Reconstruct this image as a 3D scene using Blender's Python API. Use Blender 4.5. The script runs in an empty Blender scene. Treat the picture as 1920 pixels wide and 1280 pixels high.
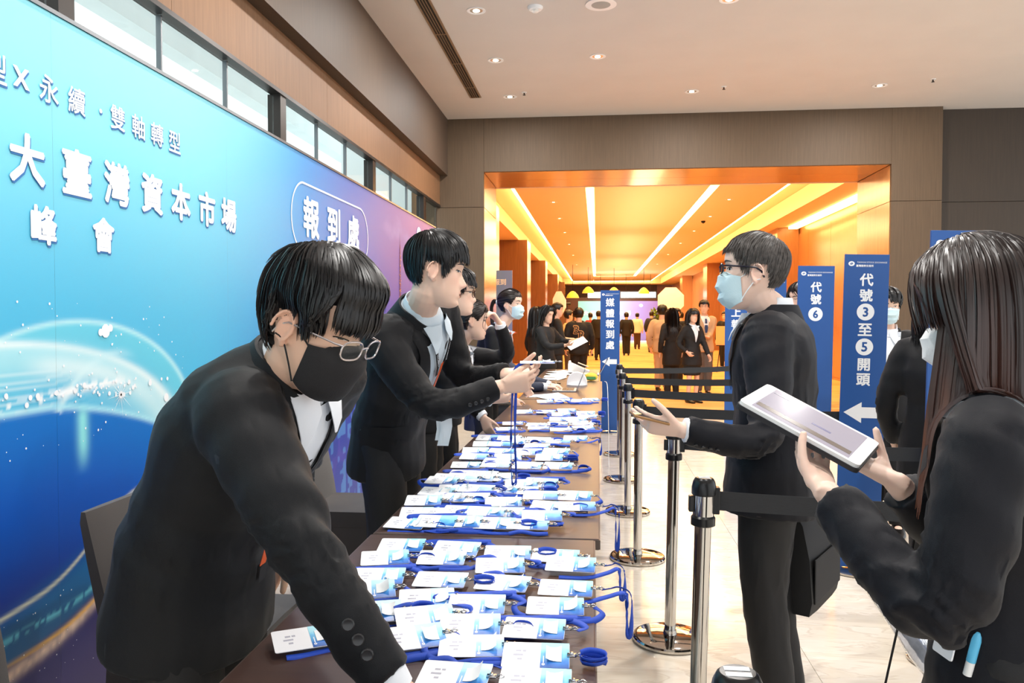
import bpy, bmesh, math, random
import numpy as np
from mathutils import Vector, Matrix, Euler, noise as mnoise
from mathutils.bvhtree import BVHTree
random.seed(7); RNG = np.random.default_rng(7)
SC = bpy.context.scene
COL = SC.collection
V = Vector
# ------------------------------------------------------------------ camera, world, exposure
cam_d = bpy.data.cameras.new('camera'); cam = bpy.data.objects.new('camera', cam_d); COL.objects.link(cam)
cam.location = (0, 0, 1.42)
cam.rotation_euler = (math.radians(90 - 1.64), 0, math.radians(6.05))
cam_d.sensor_width = 36.0; cam_d.lens = 36.0 * 1500 / 1920; cam_d.clip_start = 0.05; cam_d.clip_end = 300
SC.camera = cam
SC.view_settings.view_transform = 'Standard'; SC.view_settings.look = 'None'
SC.view_settings.gamma = 1.0; SC.view_settings.use_curve_mapping = False
SC.view_settings.exposure = 0.12
w = bpy.data.worlds.new('world'); SC.world = w; w.use_nodes = True
w.node_tree.nodes['Background'].inputs[0].default_value = (0.93, 0.97, 1.0, 1)
w.node_tree.nodes['Background'].inputs[1].default_value = 1.55

def area_light(name, loc, rot, sx, sy, power, color, spread=math.pi):
    d = bpy.data.lights.new(name, 'AREA'); d.shape = 'RECTANGLE'; d.size = sx; d.size_y = sy
    d.energy = power; d.color = color; d.spread = spread
    o = bpy.data.objects.new(name, d); COL.objects.link(o); o.location = loc; o.rotation_euler = rot
    return o

# ------------------------------------------------------------------ colour and material helpers
def lin(c):
    c = np.asarray(c, float) / 255.0
    return np.where(c <= 0.04045, c / 12.92, ((c + 0.055) / 1.055) ** 2.4)
def L(r, g, b): return tuple(float(x) for x in lin((r, g, b))) + (1.0,)

def new_mat(name):
    m = bpy.data.materials.new(name); m.use_nodes = True
    nt = m.node_tree; b = nt.nodes['Principled BSDF']
    return m, nt, b
def N(nt, t, **kw):
    n = nt.nodes.new(t)
    for k, v in kw.items():
        if k in n.inputs.keys() if isinstance(k, str) else False: n.inputs[k].default_value = v
        else: setattr(n, k, v)
    return n
def ramp(nt, fac, stops):
    r = nt.nodes.new('ShaderNodeValToRGB'); nt.links.new(fac, r.inputs[0])
    el = r.color_ramp.elements
    while len(el) < len(stops): el.new(0.5)
    for e, (p, c) in zip(el, stops): e.position = p; e.color = c
    return r
def mat(name, col, rough=0.5, metal=0.0, spec=0.5, var=0.0, vscale=20.0, bump=0.0, bscale=200.0, stretch=(1, 1, 1), coat=0.0, trans=0.0, ior=1.45, emit=None, estr=0.0, sheen=0.0, alpha=1.0, bdist=0.002, sss=0.0):
    m, nt, b = new_mat(name)
    b.inputs['Base Color'].default_value = col
    b.inputs['Roughness'].default_value = rough; b.inputs['Metallic'].default_value = metal
    b.inputs['Specular IOR Level'].default_value = spec; b.inputs['IOR'].default_value = ior
    b.inputs['Coat Weight'].default_value = coat; b.inputs['Transmission Weight'].default_value = trans
    b.inputs['Sheen Weight'].default_value = sheen; b.inputs['Alpha'].default_value = alpha
    if sss:
        b.inputs['Subsurface Weight'].default_value = sss; b.inputs['Subsurface Radius'].default_value = (0.012, 0.005, 0.003); b.inputs['Subsurface Scale'].default_value = 1.0
    if emit: b.inputs['Emission Color'].default_value = emit; b.inputs['Emission Strength'].default_value = estr
    if var or bump:
        tc = N(nt, 'ShaderNodeTexCoord'); mp = N(nt, 'ShaderNodeMapping'); mp.inputs['Scale'].default_value = stretch
        nt.links.new(tc.outputs['Object'], mp.inputs['Vector'])
    if var:
        n1 = N(nt, 'ShaderNodeTexNoise'); n1.inputs['Scale'].default_value = vscale; n1.inputs['Detail'].default_value = 5
        nt.links.new(mp.outputs[0], n1.inputs['Vector'])
        c0 = tuple(max(0, x * (1 - var)) for x in col[:3]) + (1,); c1 = tuple(min(1, x * (1 + var)) for x in col[:3]) + (1,)
        r = ramp(nt, n1.outputs['Fac'], [(0.3, c0), (0.7, c1)]); nt.links.new(r.outputs[0], b.inputs['Base Color'])
    if bump:
        n2 = N(nt, 'ShaderNodeTexNoise'); n2.inputs['Scale'].default_value = bscale; n2.inputs['Detail'].default_value = 4
        nt.links.new(mp.outputs[0], n2.inputs['Vector'])
        bp = N(nt, 'ShaderNodeBump'); bp.inputs['Strength'].default_value = bump; bp.inputs['Distance'].default_value = bdist
        nt.links.new(n2.outputs['Fac'], bp.inputs['Height']); nt.links.new(bp.outputs[0], b.inputs['Normal'])
    return m

def vcol_mat(name, rough=0.45, spec=0.4, sss=0.0, bump=0.0, bscale=300):
    m, nt, b = new_mat(name)
    a = N(nt, 'ShaderNodeAttribute'); a.attribute_name = 'Col'
    nt.links.new(a.outputs['Color'], b.inputs['Base Color'])
    b.inputs['Roughness'].default_value = rough; b.inputs['Specular IOR Level'].default_value = spec
    if sss:
        b.inputs['Subsurface Weight'].default_value = sss; b.inputs['Subsurface Radius'].default_value = (0.011, 0.0045, 0.0025); b.inputs['Subsurface Scale'].default_value = 1.0
    if bump:
        tc = N(nt, 'ShaderNodeTexCoord'); n2 = N(nt, 'ShaderNodeTexNoise'); n2.inputs['Scale'].default_value = bscale
        nt.links.new(tc.outputs['Object'], n2.inputs['Vector'])
        bp = N(nt, 'ShaderNodeBump'); bp.inputs['Strength'].default_value = bump; bp.inputs['Distance'].default_value = 0.001
        nt.links.new(n2.outputs['Fac'], bp.inputs['Height']); nt.links.new(bp.outputs[0], b.inputs['Normal'])
    return m

M = {}
def wood_mat(name, c0, c1, rough=0.35, scale=(30, 30, 1.2), coat=0.0):
    m, nt, b = new_mat(name)
    tc = N(nt, 'ShaderNodeTexCoord'); mp = N(nt, 'ShaderNodeMapping'); mp.inputs['Scale'].default_value = scale
    g = N(nt, 'ShaderNodeNewGeometry'); nt.links.new(g.outputs['Position'], mp.inputs['Vector'])
    n = N(nt, 'ShaderNodeTexNoise'); n.inputs['Scale'].default_value = 1.6; n.inputs['Detail'].default_value = 7; n.inputs['Roughness'].default_value = 0.65
    nt.links.new(mp.outputs[0], n.inputs['Vector'])
    r = ramp(nt, n.outputs['Fac'], [(0.25, c0), (0.75, c1)]); nt.links.new(r.outputs[0], b.inputs['Base Color'])
    b.inputs['Roughness'].default_value = rough; b.inputs['Coat Weight'].default_value = coat; b.inputs['Coat Roughness'].default_value = 0.15
    return m
M['wood_dark'] = wood_mat('wood_dark', L(70, 56, 45), L(86, 70, 56), 0.62)
M['wood_mid'] = wood_mat('wood_mid', L(112, 80, 53), L(132, 97, 67), 0.58)
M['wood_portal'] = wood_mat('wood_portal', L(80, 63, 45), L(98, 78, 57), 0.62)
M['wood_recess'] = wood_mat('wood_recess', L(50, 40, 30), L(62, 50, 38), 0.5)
M['wood_honey'] = wood_mat('wood_honey', L(158, 108, 62), L(186, 132, 80), 0.28, coat=0.2)
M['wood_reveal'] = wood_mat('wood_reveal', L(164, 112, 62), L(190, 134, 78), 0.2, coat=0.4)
M['wood_column'] = wood_mat('wood_column', L(112, 72, 42), L(138, 92, 54), 0.3, coat=0.2)
M['ceiling'] = mat('ceiling_paint', L(208, 201, 195), 0.7, var=0.02, vscale=2)
M['ceiling_gold'] = mat('corridor_ceiling_paint', L(240, 220, 190), 0.6)
M['white'] = mat('white_plastic', L(240, 240, 240), 0.4)
M['offwhite'] = mat('white_paint', L(235, 232, 226), 0.5)
M['black_plastic'] = mat('black_plastic', L(20, 20, 22), 0.28, bump=0.05, bscale=400)
M['chrome'] = mat('polished_steel', L(200, 196, 190), 0.09, metal=1.0)
M['steel_base'] = mat('mirror_steel', L(196, 190, 182), 0.05, metal=1.0)
M['belt'] = mat('woven_belt', L(34, 36, 40), 0.62, bump=0.5, bscale=500, stretch=(0.05, 1, 6))
M['sign_blue'] = mat('sign_blue', L(36, 82, 150), 0.42, var=0.03, vscale=3)
M['sign_white'] = mat('sign_white', L(238, 240, 244), 0.5)
M['sign_blue_ink'] = mat('sign_blue_ink', L(36, 82, 150), 0.45)
M['backdrop_white'] = mat('backdrop_white', L(245, 248, 252), 0.5)
M['backdrop_shadow_ink'] = mat('backdrop_blue_ink', L(40, 120, 190), 0.5)
M['backdrop_art'] = vcol_mat('backdrop_print', 0.42, 0.35)
M['frame_metal'] = mat('frame_metal', L(120, 124, 128), 0.35, metal=0.9)
M['dark_metal'] = mat('dark_metal', L(62, 58, 56), 0.4, metal=0.8)
M['table_top'] = wood_mat('table_laminate', L(62, 44, 39), L(74, 53, 46), 0.42, (1.5, 22, 22), coat=0.03)
M['table_edge'] = mat('table_edge', L(92, 78, 72), 0.4)
M['chair_cover'] = mat('chair_cover_cloth', L(42, 35, 33), 0.85, var=0.08, vscale=6, bump=0.25, bscale=700, sheen=0.3)
M['chair_dark'] = mat('chair_shadow_cloth', L(30, 27, 28), 0.85, bump=0.25, bscale=700)
M['lanyard'] = mat('lanyard_blue', L(28, 72, 186), 0.6, var=0.08, vscale=60, bump=0.4, bscale=1500)
M['card_white'] = mat('card_white', L(246, 246, 250), 0.35)
M['card_paper'] = mat('coupon_paper', L(240, 244, 246), 0.7)
M['card_ink'] = mat('card_ink', L(178, 178, 192), 0.6)
M['clip_metal'] = mat('clip_metal', L(205, 205, 208), 0.15, metal=1.0)
def badge_art():
    m, nt, b = new_mat('badge_print')
    tc = N(nt, 'ShaderNodeTexCoord'); sp = N(nt, 'ShaderNodeSeparateXYZ'); nt.links.new(tc.outputs['Object'], sp.inputs[0])
    mr = N(nt, 'ShaderNodeMapRange'); nt.links.new(sp.outputs['Y'], mr.inputs[0]); mr.inputs[1].default_value = -0.05; mr.inputs[2].default_value = 0.05
    n = N(nt, 'ShaderNodeTexNoise'); n.inputs['Scale'].default_value = 28; nt.links.new(tc.outputs['Object'], n.inputs['Vector'])
    ad = N(nt, 'ShaderNodeMath', operation='MULTIPLY_ADD'); nt.links.new(n.outputs['Fac'], ad.inputs[0]); ad.inputs[1].default_value = 0.45; nt.links.new(mr.outputs[0], ad.inputs[2])
    r = ramp(nt, ad.outputs[0], [(0.15, L(36, 60, 140)), (0.45, L(50, 120, 205)), (0.8, L(120, 200, 236)), (1.0, L(170, 225, 240))])
    nt.links.new(r.outputs[0], b.inputs['Base Color']); b.inputs['Roughness'].default_value = 0.3
    return m
M['badge_art'] = badge_art()
def marble():
    m, nt, b = new_mat('cream_marble')
    g = N(nt, 'ShaderNodeNewGeometry'); oi = N(nt, 'ShaderNodeObjectInfo')
    ad = N(nt, 'ShaderNodeVectorMath', operation='ADD'); sc = N(nt, 'ShaderNodeVectorMath', operation='SCALE')
    cx = N(nt, 'ShaderNodeCombineXYZ'); nt.links.new(oi.outputs['Random'], cx.inputs[0]); nt.links.new(oi.outputs['Random'], cx.inputs[2])
    nt.links.new(cx.outputs[0], sc.inputs[0]); sc.inputs['Scale'].default_value = 7.0
    nt.links.new(g.outputs['Position'], ad.inputs[0]); nt.links.new(sc.outputs[0], ad.inputs[1])
    mp = N(nt, 'ShaderNodeMapping'); mp.inputs['Rotation'].default_value = (0, 0, 0.5); mp.inputs['Scale'].default_value = (0.8, 3.2, 1)
    nt.links.new(ad.outputs[0], mp.inputs[0])
    n = N(nt, 'ShaderNodeTexNoise'); n.inputs['Scale'].default_value = 2.2; n.inputs['Detail'].default_value = 9; n.inputs['Distortion'].default_value = 1.6
    nt.links.new(mp.outputs[0], n.inputs['Vector'])
    r = ramp(nt, n.outputs['Fac'], [(0.25, L(214, 200, 180)), (0.47, L(228, 217, 200)), (0.5, L(214, 200, 182)), (0.53, L(231, 221, 206)), (0.8, L(222, 208, 188))])
    nt.links.new(r.outputs[0], b.inputs['Base Color']); b.inputs['Roughness'].default_value = 0.13; b.inputs['Specular IOR Level'].default_value = 0.6
    return m
M['marble'] = marble()
def carpet():
    m, nt, b = new_mat('golden_carpet')
    g = N(nt, 'ShaderNodeNewGeometry')
    n = N(nt, 'ShaderNodeTexNoise'); n.inputs['Scale'].default_value = 0.9; n.inputs['Detail'].default_value = 5; n.inputs['Distortion'].default_value = 1.2
    mp = N(nt, 'ShaderNodeMapping'); mp.inputs['Scale'].default_value = (0.5, 1.3, 1); nt.links.new(g.outputs['Position'], mp.inputs[0]); nt.links.new(mp.outputs[0], n.inputs['Vector'])
    r = ramp(nt, n.outputs['Fac'], [(0.35, L(196, 134, 66)), (0.5, L(224, 172, 104)), (0.65, L(206, 146, 76))])
    nt.links.new(r.outputs[0], b.inputs['Base Color']); b.inputs['Roughness'].default_value = 0.85
    return m
M['carpet'] = carpet()
def glass_mat():
    m = bpy.data.materials.new('window_glass'); m.use_nodes = True; nt = m.node_tree; nt.nodes.remove(nt.nodes['Principled BSDF'])
    t = N(nt, 'ShaderNodeBsdfTransparent'); t.inputs[0].default_value = (0.90, 0.96, 0.95, 1); g = N(nt, 'ShaderNodeBsdfGlossy'); g.inputs['Roughness'].default_value = 0.02
    x = N(nt, 'ShaderNodeMixShader'); x.inputs[0].default_value = 0.06; nt.links.new(t.outputs[0], x.inputs[1]); nt.links.new(g.outputs[0], x.inputs[2]); nt.links.new(x.outputs[0], nt.nodes['Material Output'].inputs[0])
    return m
M['glass'] = glass_mat()
M['facade'] = mat('outside_facade', L(236, 242, 242), 0.8, var=0.06, vscale=0.6, stretch=(1, 3, 0.2))
M['facade_white'] = mat('outside_white_wall', L(246, 250, 250), 0.8, var=0.02, vscale=1.0, stretch=(1, 6, 0.1))
def emit_mat(name, col, s):
    m = bpy.data.materials.new(name); m.use_nodes = True; nt = m.node_tree
    b = nt.nodes['Principled BSDF']; b.inputs['Base Color'].default_value = (0.8, 0.8, 0.8, 1)
    b.inputs['Emission Color'].default_value = col; b.inputs['Emission Strength'].default_value = s
    return m
M['led'] = emit_mat('warm_led_strip', (1.0, 0.60, 0.20, 1), 24)
M['led_wash'] = emit_mat('warm_wall_washer', (1.0, 0.62, 0.22, 1), 10)
M['bulb'] = emit_mat('downlight_bulb', (1.0, 0.90, 0.75, 1), 12)
M['bulb_warm'] = emit_mat('corridor_bulb', (1.0, 0.75, 0.35, 1), 6)
M['lightbox'] = emit_mat('white_lightbox', (1.0, 0.98, 0.95, 1), 3)
M['reflector'] = mat('downlight_reflector', L(225, 215, 200), 0.2, metal=0.6)
M['speaker_grille'] = mat('speaker_grille', L(170, 168, 164), 0.6, bump=0.4, bscale=500)
M['bronze'] = mat('bronze_vent', L(150, 126, 100), 0.4, metal=0.5)
M['vent_dark'] = mat('vent_gap', L(40, 33, 28), 0.8)

# ------------------------------------------------------------------ mesh helpers
class MB:
    def __init__(s): s.v = []; s.f = []; s.mi = []
    def add(s, v, f, mi=0):
        o = len(s.v); s.v += [tuple(p) for p in v]; s.f += [tuple(i + o for i in q) for q in f]; s.mi += [mi] * len(f); return s
    def box(s, lo, hi, mi=0, Mx=None):
        x0, y0, z0 = lo; x1, y1, z1 = hi
        v = [(x0,y0,z0),(x1,y0,z0),(x1,y1,z0),(x0,y1,z0),(x0,y0,z1),(x1,y0,z1),(x1,y1,z1),(x0,y1,z1)]
        if Mx is not None: v = [tuple(Mx @ V(p)) for p in v]
        return s.add(v, [(0,3,2,1),(4,5,6,7),(0,1,5,4),(1,2,6,5),(2,3,7,6),(3,0,4,7)], mi)
    def lathe(s, prof, c=(0,0,0), n=24, mi=0, Mx=None):
        v = []; f = []
        for r, z in prof:
            for i in range(n):
                a = 2 * math.pi * i / n; p = V((r * math.cos(a) + c[0], r * math.sin(a) + c[1], z + c[2]))
                v.append(tuple(Mx @ p) if Mx is not None else tuple(p))
        m = len(prof)
        for k in range(m - 1):
            for i in range(n):
                j = (i + 1) % n; f.append((k*n+i, k*n+j, (k+1)*n+j, (k+1)*n+i))
        f.append(tuple(reversed(range(n)))); f.append(tuple((m-1)*n + i for i in range(n)))
        return s.add(v, f, mi)
    def tube(s, pts, rad, n=8, mi=0, flat=1.0, up=(0, 0, 1)):
        """round or elliptical tube along pts; rad is a number or a list"""
        P = [V(p) for p in pts]; m = len(P); v = []; f = []
        R = rad if isinstance(rad, (list, tuple)) else [rad] * m
        t0 = (P[1] - P[0]).normalized(); u = V(up)
        if abs(u.dot(t0)) > 0.95: u = V((1, 0, 0)) if abs(t0.x) < 0.9 else V((0, 1, 0))
        u = (u - t0 * u.dot(t0)).normalized()
        for k in range(m):
            t = (P[min(k+1, m-1)] - P[max(k-1, 0)]).normalized()
            u = (u - t * u.dot(t)); u = u.normalized() if u.length > 1e-6 else V((0, 0, 1)); w_ = t.cross(u)
            for i in range(n):
                a = 2 * math.pi * i / n
                v.append(tuple(P[k] + (w_ * math.cos(a) + u * math.sin(a) * flat) * R[k]))
        for k in range(m - 1):
            for i in range(n):
                j = (i + 1) % n; f.append((k*n+i, k*n+j, (k+1)*n+j, (k+1)*n+i))
        f.append(tuple(reversed(range(n)))); f.append(tuple((m-1)*n + i for i in range(n)))
        return s.add(v, f, mi)
    def grid(s, rows, mi=0, closed=False):
        m = len(rows); n = len(rows[0]); f = []
        for k in range(m - 1):
            for i in range(n if closed else n - 1):
                j = (i + 1) % n; f.append((k*n+i, k*n+j, (k+1)*n+j, (k+1)*n+i))
        return s.add([p for r in rows for p in r], f, mi)
    def ellipsoid(s, c, r, Mx=None, nu=14, nv=9, mi=0):
        prof = []; v = []; f = []
        for k in range(nv + 1):
            t = math.pi * k / nv
            for i in range(nu):
                a = 2 * math.pi * i / nu
                p = V((r[0] * math.sin(t) * math.cos(a), r[1] * math.sin(t) * math.sin(a), r[2] * math.cos(t)))
                if Mx is not None: p = Mx @ p
                v.append((p[0] + c[0], p[1] + c[1], p[2] + c[2]))
        for k in range(nv):
            for i in range(nu):
                j = (i + 1) % nu; f.append((k*nu+i, (k+1)*nu+i, (k+1)*nu+j, k*nu+j))
        return s.add(v, f, mi)
    def mesh(s, name, mats, smooth=False):
        me = bpy.data.meshes.new(name); me.from_pydata(s.v, [], s.f); me.validate(); me.update()
        for m_ in (mats if isinstance(mats, (list, tuple)) else [mats]): me.materials.append(m_)
        if len(set(s.mi)) > 1 and len(me.polygons) == len(s.mi): me.polygons.foreach_set('material_index', s.mi)
        if smooth: me.polygons.foreach_set('use_smooth', [True] * len(me.polygons))
        return me
    def build(s, name, mats, parent=None, smooth=False, loc=None, rot=None, weld=False, bevel=0.0):
        me = s.mesh(name, mats, smooth)
        if weld:
            b = bmesh.new(); b.from_mesh(me); bmesh.ops.remove_doubles(b, verts=b.verts, dist=1e-5); bmesh.ops.recalc_face_normals(b, faces=b.faces); b.to_mesh(me); b.free()
        o = link(name, me, parent)
        if loc is not None: o.location = loc
        if rot is not None: o.rotation_euler = rot
        if bevel:
            md = o.modifiers.new('bevel', 'BEVEL'); md.width = bevel; md.segments = 2; md.limit_method = 'ANGLE'
        if smooth == 'auto' or smooth is True:
            try: me.set_sharp_from_angle(angle=math.radians(40))
            except Exception: pass
        return o
def link(name, me, parent=None):
    o = bpy.data.objects.new(name, me); COL.objects.link(o)
    if parent is not None: o.parent = parent
    return o
def tag(o, label=None, cat=None, group=None, kind=None):
    if label: o['label'] = label
    if cat: o['category'] = cat
    if group: o['group'] = group
    if kind: o['kind'] = kind
    return o
def thing(name, label, cat, loc=(0, 0, 0), rot=(0, 0, 0), group=None):
    o = link(name, None); o.location = loc; o.rotation_euler = rot; o.empty_display_size = 0.1
    return tag(o, label, cat, group)
def copy_tree(o, parent=None):
    c = o.copy(); COL.objects.link(c); c.parent = parent
    for ch in list(o.children): copy_tree(ch, c)
    return c
def struct(name, mb, m, parent=None, **kw):
    o = mb.build(name, m, parent, **kw)
    if parent is None: o['kind'] = 'structure'
    return o
def bx(lo, hi): return MB().box(lo, hi)
_tc = {}
def text_mesh(s, size, bold=0.0, res=2):
    """lettering as a flat mesh in the local XY plane, centred"""
    key = (s, size, bold, res)
    if key in _tc: return _tc[key]
    c = bpy.data.curves.new('lettering', 'FONT'); c.body = s; c.size = size; c.offset = bold * size
    c.align_x = 'CENTER'; c.align_y = 'CENTER'; c.resolution_u = res; c.fill_mode = 'FRONT'
    o = bpy.data.objects.new('lettering', c); COL.objects.link(o)
    dg = bpy.context.evaluated_depsgraph_get()
    me = bpy.data.meshes.new_from_object(o.evaluated_get(dg))
    n = len(me.vertices); co = np.zeros(n * 3); me.vertices.foreach_get('co', co); co = co.reshape(-1, 3)
    fs = [tuple(p.vertices) for p in me.polygons]
    bpy.data.objects.remove(o); bpy.data.curves.remove(c); bpy.data.meshes.remove(me)
    if n: co[:, :2] -= (co[:, :2].min(0) + co[:, :2].max(0)) / 2
    _tc[key] = (co, fs); return co, fs
def add_text(mb, s, size, Mx, bold=0.0, mi=0, height=None, sx=1.0):
    co, fs = text_mesh(s, size, bold)
    co = co.copy()
    if height is not None and len(co):
        k = height / max(1e-6, (co[:, 1].max() - co[:, 1].min())); co *= k
    co[:, 0] *= sx
    mb.add([tuple(Mx @ V(p)) for p in co], fs, mi)
def bold_text(mb, s, h, cx_, cy_, Mx, b=0.0, mi=0, dz=0.0, sx=1.0):
    offs = [(0, 0)] if b == 0 else [(b * math.cos(k * math.pi / 3), b * math.sin(k * math.pi / 3)) for k in range(6)] + [(0, 0)]
    for k, (dx, dy) in enumerate(offs):
        add_text(mb, s, 0.2, Mx @ Matrix.Translation((cx_ + dx, cy_ + dy, dz + k * 0.00003)), 0.0, mi, height=h, sx=sx)
def set_vcol(me, cols):
    at = me.color_attributes.new('Col', 'FLOAT_COLOR', 'POINT')
    a = np.ones((len(me.vertices), 4), np.float32); a[:, :3] = cols
    at.data.foreach_set('color', a.ravel())
# ------------------------------------------------------------------ large corridor lights, with added ceiling fill
WARM = (1.0, 0.72, 0.38)
for i, y in enumerate((17, 24, 31, 38, 45, 52)):
    area_light('corridor_downlights', (1.1, y, 4.04), (0, 0, 0), 4.2, 5.0, 200, WARM)
for y in (20, 30, 40, 50):
    area_light('corridor_ceiling_fill', (1.1, y, 2.6), (math.pi, 0, 0), 0.6, 8.0, 60, WARM)  # added up-facing fill in mid-air, no fixture here, brightens the corridor ceiling

# ------------------------------------------------------------------ floor
fl = struct('floor', bx((-2.6, -3.5, -0.12), (9.0, 12.3, -0.02)), M['marble'])
slab_me = MB().box((0.001, 0.001, -0.02), (1.199, 1.199, 0.0)).mesh('marble_slab', M['marble'])
for i in range(10):
    for j in range(13):
        o = link('marble_slab', slab_me, fl); o.location = (-2.6 + i * 1.16, -3.4 + j * 1.2, 0); o.scale = (1.16 / 1.2, 1, 1)
struct('floor', bx((-3.8, 12.2, -0.12), (6.0, 62.0, 0.0)), M['carpet'])
struct('trim_1', bx((-1.7, 12.17, -0.02), (4.18, 12.24, 0.004)), M['dark_metal'])

# ------------------------------------------------------------------ ceiling of the hall
ce = struct('ceiling', bx((-2.27, -3.5, 4.425), (9.0, 12.4, 4.6)), M['ceiling'])
# beam and wood band above the windows
wl = struct('wall_left', bx((-2.9, -3.5, 0.0), (-2.42, 12.0, 0.85)), M['wood_dark'])
MB().box((-2.47, -3.5, 3.58), (-2.25, 12.0, 4.6)).build('bulkhead', M['wood_dark'], wl)
for i in range(6):
    y0 = -3.5 + i * 2.6
    MB().box((-2.46, y0 + 0.002, 3.135), (-2.37, min(y0 + 2.598, 12.0), 3.579)).build('wood_panel', M['wood_mid'], wl)
MB().box((-2.45, -3.5, 3.105), (-2.36, 12.0, 3.134)).build('window_head', M['dark_metal'], wl)
# windows
edges = [-1.6, 0.9, 3.4, 5.9, 8.4, 10.9, 11.98]
for i in range(len(edges) - 1):
    a, b = edges[i], edges[i + 1]
    wn = struct('window_%d' % (i + 1), bx((-2.47, a - 0.055, 0.85), (-2.37, a + 0.055, 3.105)), M['dark_metal'])
    MB().box((-2.47, a + 0.056, 0.85), (-2.38, b - 0.056, 0.9)).build('window_sill', M['frame_metal'], wn)
    nb = 3 if b - a > 2 else 1
    for k in range(nb):
        p0 = a + 0.06 + (b - a - 0.12) * k / nb; p1 = a + 0.06 + (b - a - 0.12) * (k + 1) / nb
        MB().box((-2.43, p0 + 0.004, 0.9), (-2.42, p1 - 0.004, 3.1)).build('pane', M['glass'], wn)
        if k: MB().box((-2.435, p0 - 0.006, 0.9), (-2.405, p0 + 0.006, 3.1)).build('glass_fin', M['frame_metal'], wn)
# the building outside the windows
ob = tag(bx((-8.0, -6.0, 0.0), (-5.2, 24.0, 3.0)).build('outside_building', M['facade_white']), 'bright white building facade outside the high windows', 'building')
MB().box((-5.25, -6, 4.62), (-5.0, 24, 6.2)).build('fascia', M['facade'], ob)
MB().box((-4.1, 12.6, 0), (-3.82, 62, 4.6)).build('side_cladding', M['facade_white'], ob); MB().box((-3.82, 12.6, 0), (-2.95, 13.4, 4.6)).build('side_cladding', M['facade_white'], ob)
for i in range(16):
    MB().box((-5.199, -4 + i * 1.4, 0.0), (-5.17, -3.95 + i * 1.4, 3.0)).build('facade_joint', M['facade'], ob)

# ------------------------------------------------------------------ portal wall
wb = struct('wall_back', bx((-2.6, 12.03, 3.66), (4.85, 13.46, 4.6)), M['wood_portal'])
def panel(lo, hi, m='wood_portal', name='wood_panel', parent=None): return MB().box(lo, hi).build(name, M[m], parent or wb, bevel=0.002)
panel((-2.42, 12.0, 0.0), (-1.70, 12.06, 3.095)); panel((-2.42, 12.0, 3.101), (-1.70, 12.06, 4.424))
panel((-1.698, 12.0, 3.627), (4.178, 12.06, 4.424))
panel((4.18, 12.0, 0.0), (4.87, 12.06, 3.095)); panel((4.18, 12.0, 3.101), (4.87, 12.06, 4.424))
MB().box((-2.6, 12.061, 0), (-1.72, 13.46, 3.66)).build('pier_core', M['wood_portal'], wb)
MB().box((4.2, 12.061, 0), (4.85, 13.46, 3.66)).build('pier_core', M['wood_portal'], wb)
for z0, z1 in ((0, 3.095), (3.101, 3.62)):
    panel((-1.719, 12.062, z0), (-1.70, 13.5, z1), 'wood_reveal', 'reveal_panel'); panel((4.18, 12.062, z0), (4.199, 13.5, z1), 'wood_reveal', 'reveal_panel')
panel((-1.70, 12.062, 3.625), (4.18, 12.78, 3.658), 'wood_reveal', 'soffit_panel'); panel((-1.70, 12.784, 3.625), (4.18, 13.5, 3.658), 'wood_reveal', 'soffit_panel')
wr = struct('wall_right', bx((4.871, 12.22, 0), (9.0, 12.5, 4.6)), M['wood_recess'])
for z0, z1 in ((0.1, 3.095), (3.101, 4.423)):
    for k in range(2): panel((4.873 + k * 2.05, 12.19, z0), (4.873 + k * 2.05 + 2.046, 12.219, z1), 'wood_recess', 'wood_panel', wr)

# ------------------------------------------------------------------ corridor beyond the portal
cc = struct('ceiling', MB().box((-3.8, 13.46, 4.30), (6.2, 62, 4.45)), M['ceiling_gold'])
def cbox(lo, hi, name='ceiling_panel'): return MB().box(lo, hi).build(name, M['ceiling_gold'], cc)
cbox((-3.8, 13.5, 3.9), (-2.45, 62, 4.29)); cbox((4.5, 13.5, 3.9), (6.2, 62, 4.29))
cbox((-2.44, 57.5, 3.9), (4.49, 62, 4.29))
cbox((-1.70, 13.5, 4.10), (-0.24, 57.4, 4.16)); cbox((2.45, 13.5, 4.10), (3.78, 57.4, 4.16))
cbox((-0.23, 51.2, 4.10), (2.44, 57.4, 4.16)); cbox((-0.06, 13.5, 4.10), (2.27, 51.0, 4.16))
MB().box((-2.44, 13.5, 3.62), (4.49, 13.56, 4.29)).build('ceiling_panel', M['ceiling_gold'], cc)
def led(lo, hi): tag(bx(lo, hi).build('led_strip', M['led']), None, None)
leds = [((-1.78, 13.6, 4.12), (-1.705, 57.3, 4.17)), ((-0.21, 13.6, 4.11), (-0.09, 51.1, 4.15)), ((2.30, 13.6, 4.11), (2.42, 51.1, 4.15)), ((3.785, 13.6, 4.12), (3.86, 57.3, 4.17)), ((-0.06, 51.03, 4.11), (2.27, 51.17, 4.15)), ((-1.7, 57.41, 4.11), (3.78, 57.49, 4.17))]
names = ['warm glowing light strip along the columned side of the corridor ceiling', 'warm glowing light strip, inner line beside the columned side of the ceiling', 'warm glowing light strip, inner line beside the wood wall side of the ceiling', 'warm glowing light strip along the wood wall side of the corridor ceiling', 'short warm light strip closing the inner rectangle of the corridor ceiling', 'short warm light strip across the far end of the corridor ceiling']
for (lo, hi), n in zip(leds, names): tag(bx(lo, hi).build('led_strip', M['led']), n, 'light', 'corridor ceiling light strips')
cw = struct('wall_right', bx((5.5, 13.5, 0), (5.8, 62, 3.9)), M['wood_honey'])
for k in range(24): MB().box((5.47, 13.6 + k * 2.0, 0.08), (5.499, 13.6 + k * 2.0 + 1.985, 3.72)).build('wood_panel', M['wood_honey'], cw)
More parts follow.
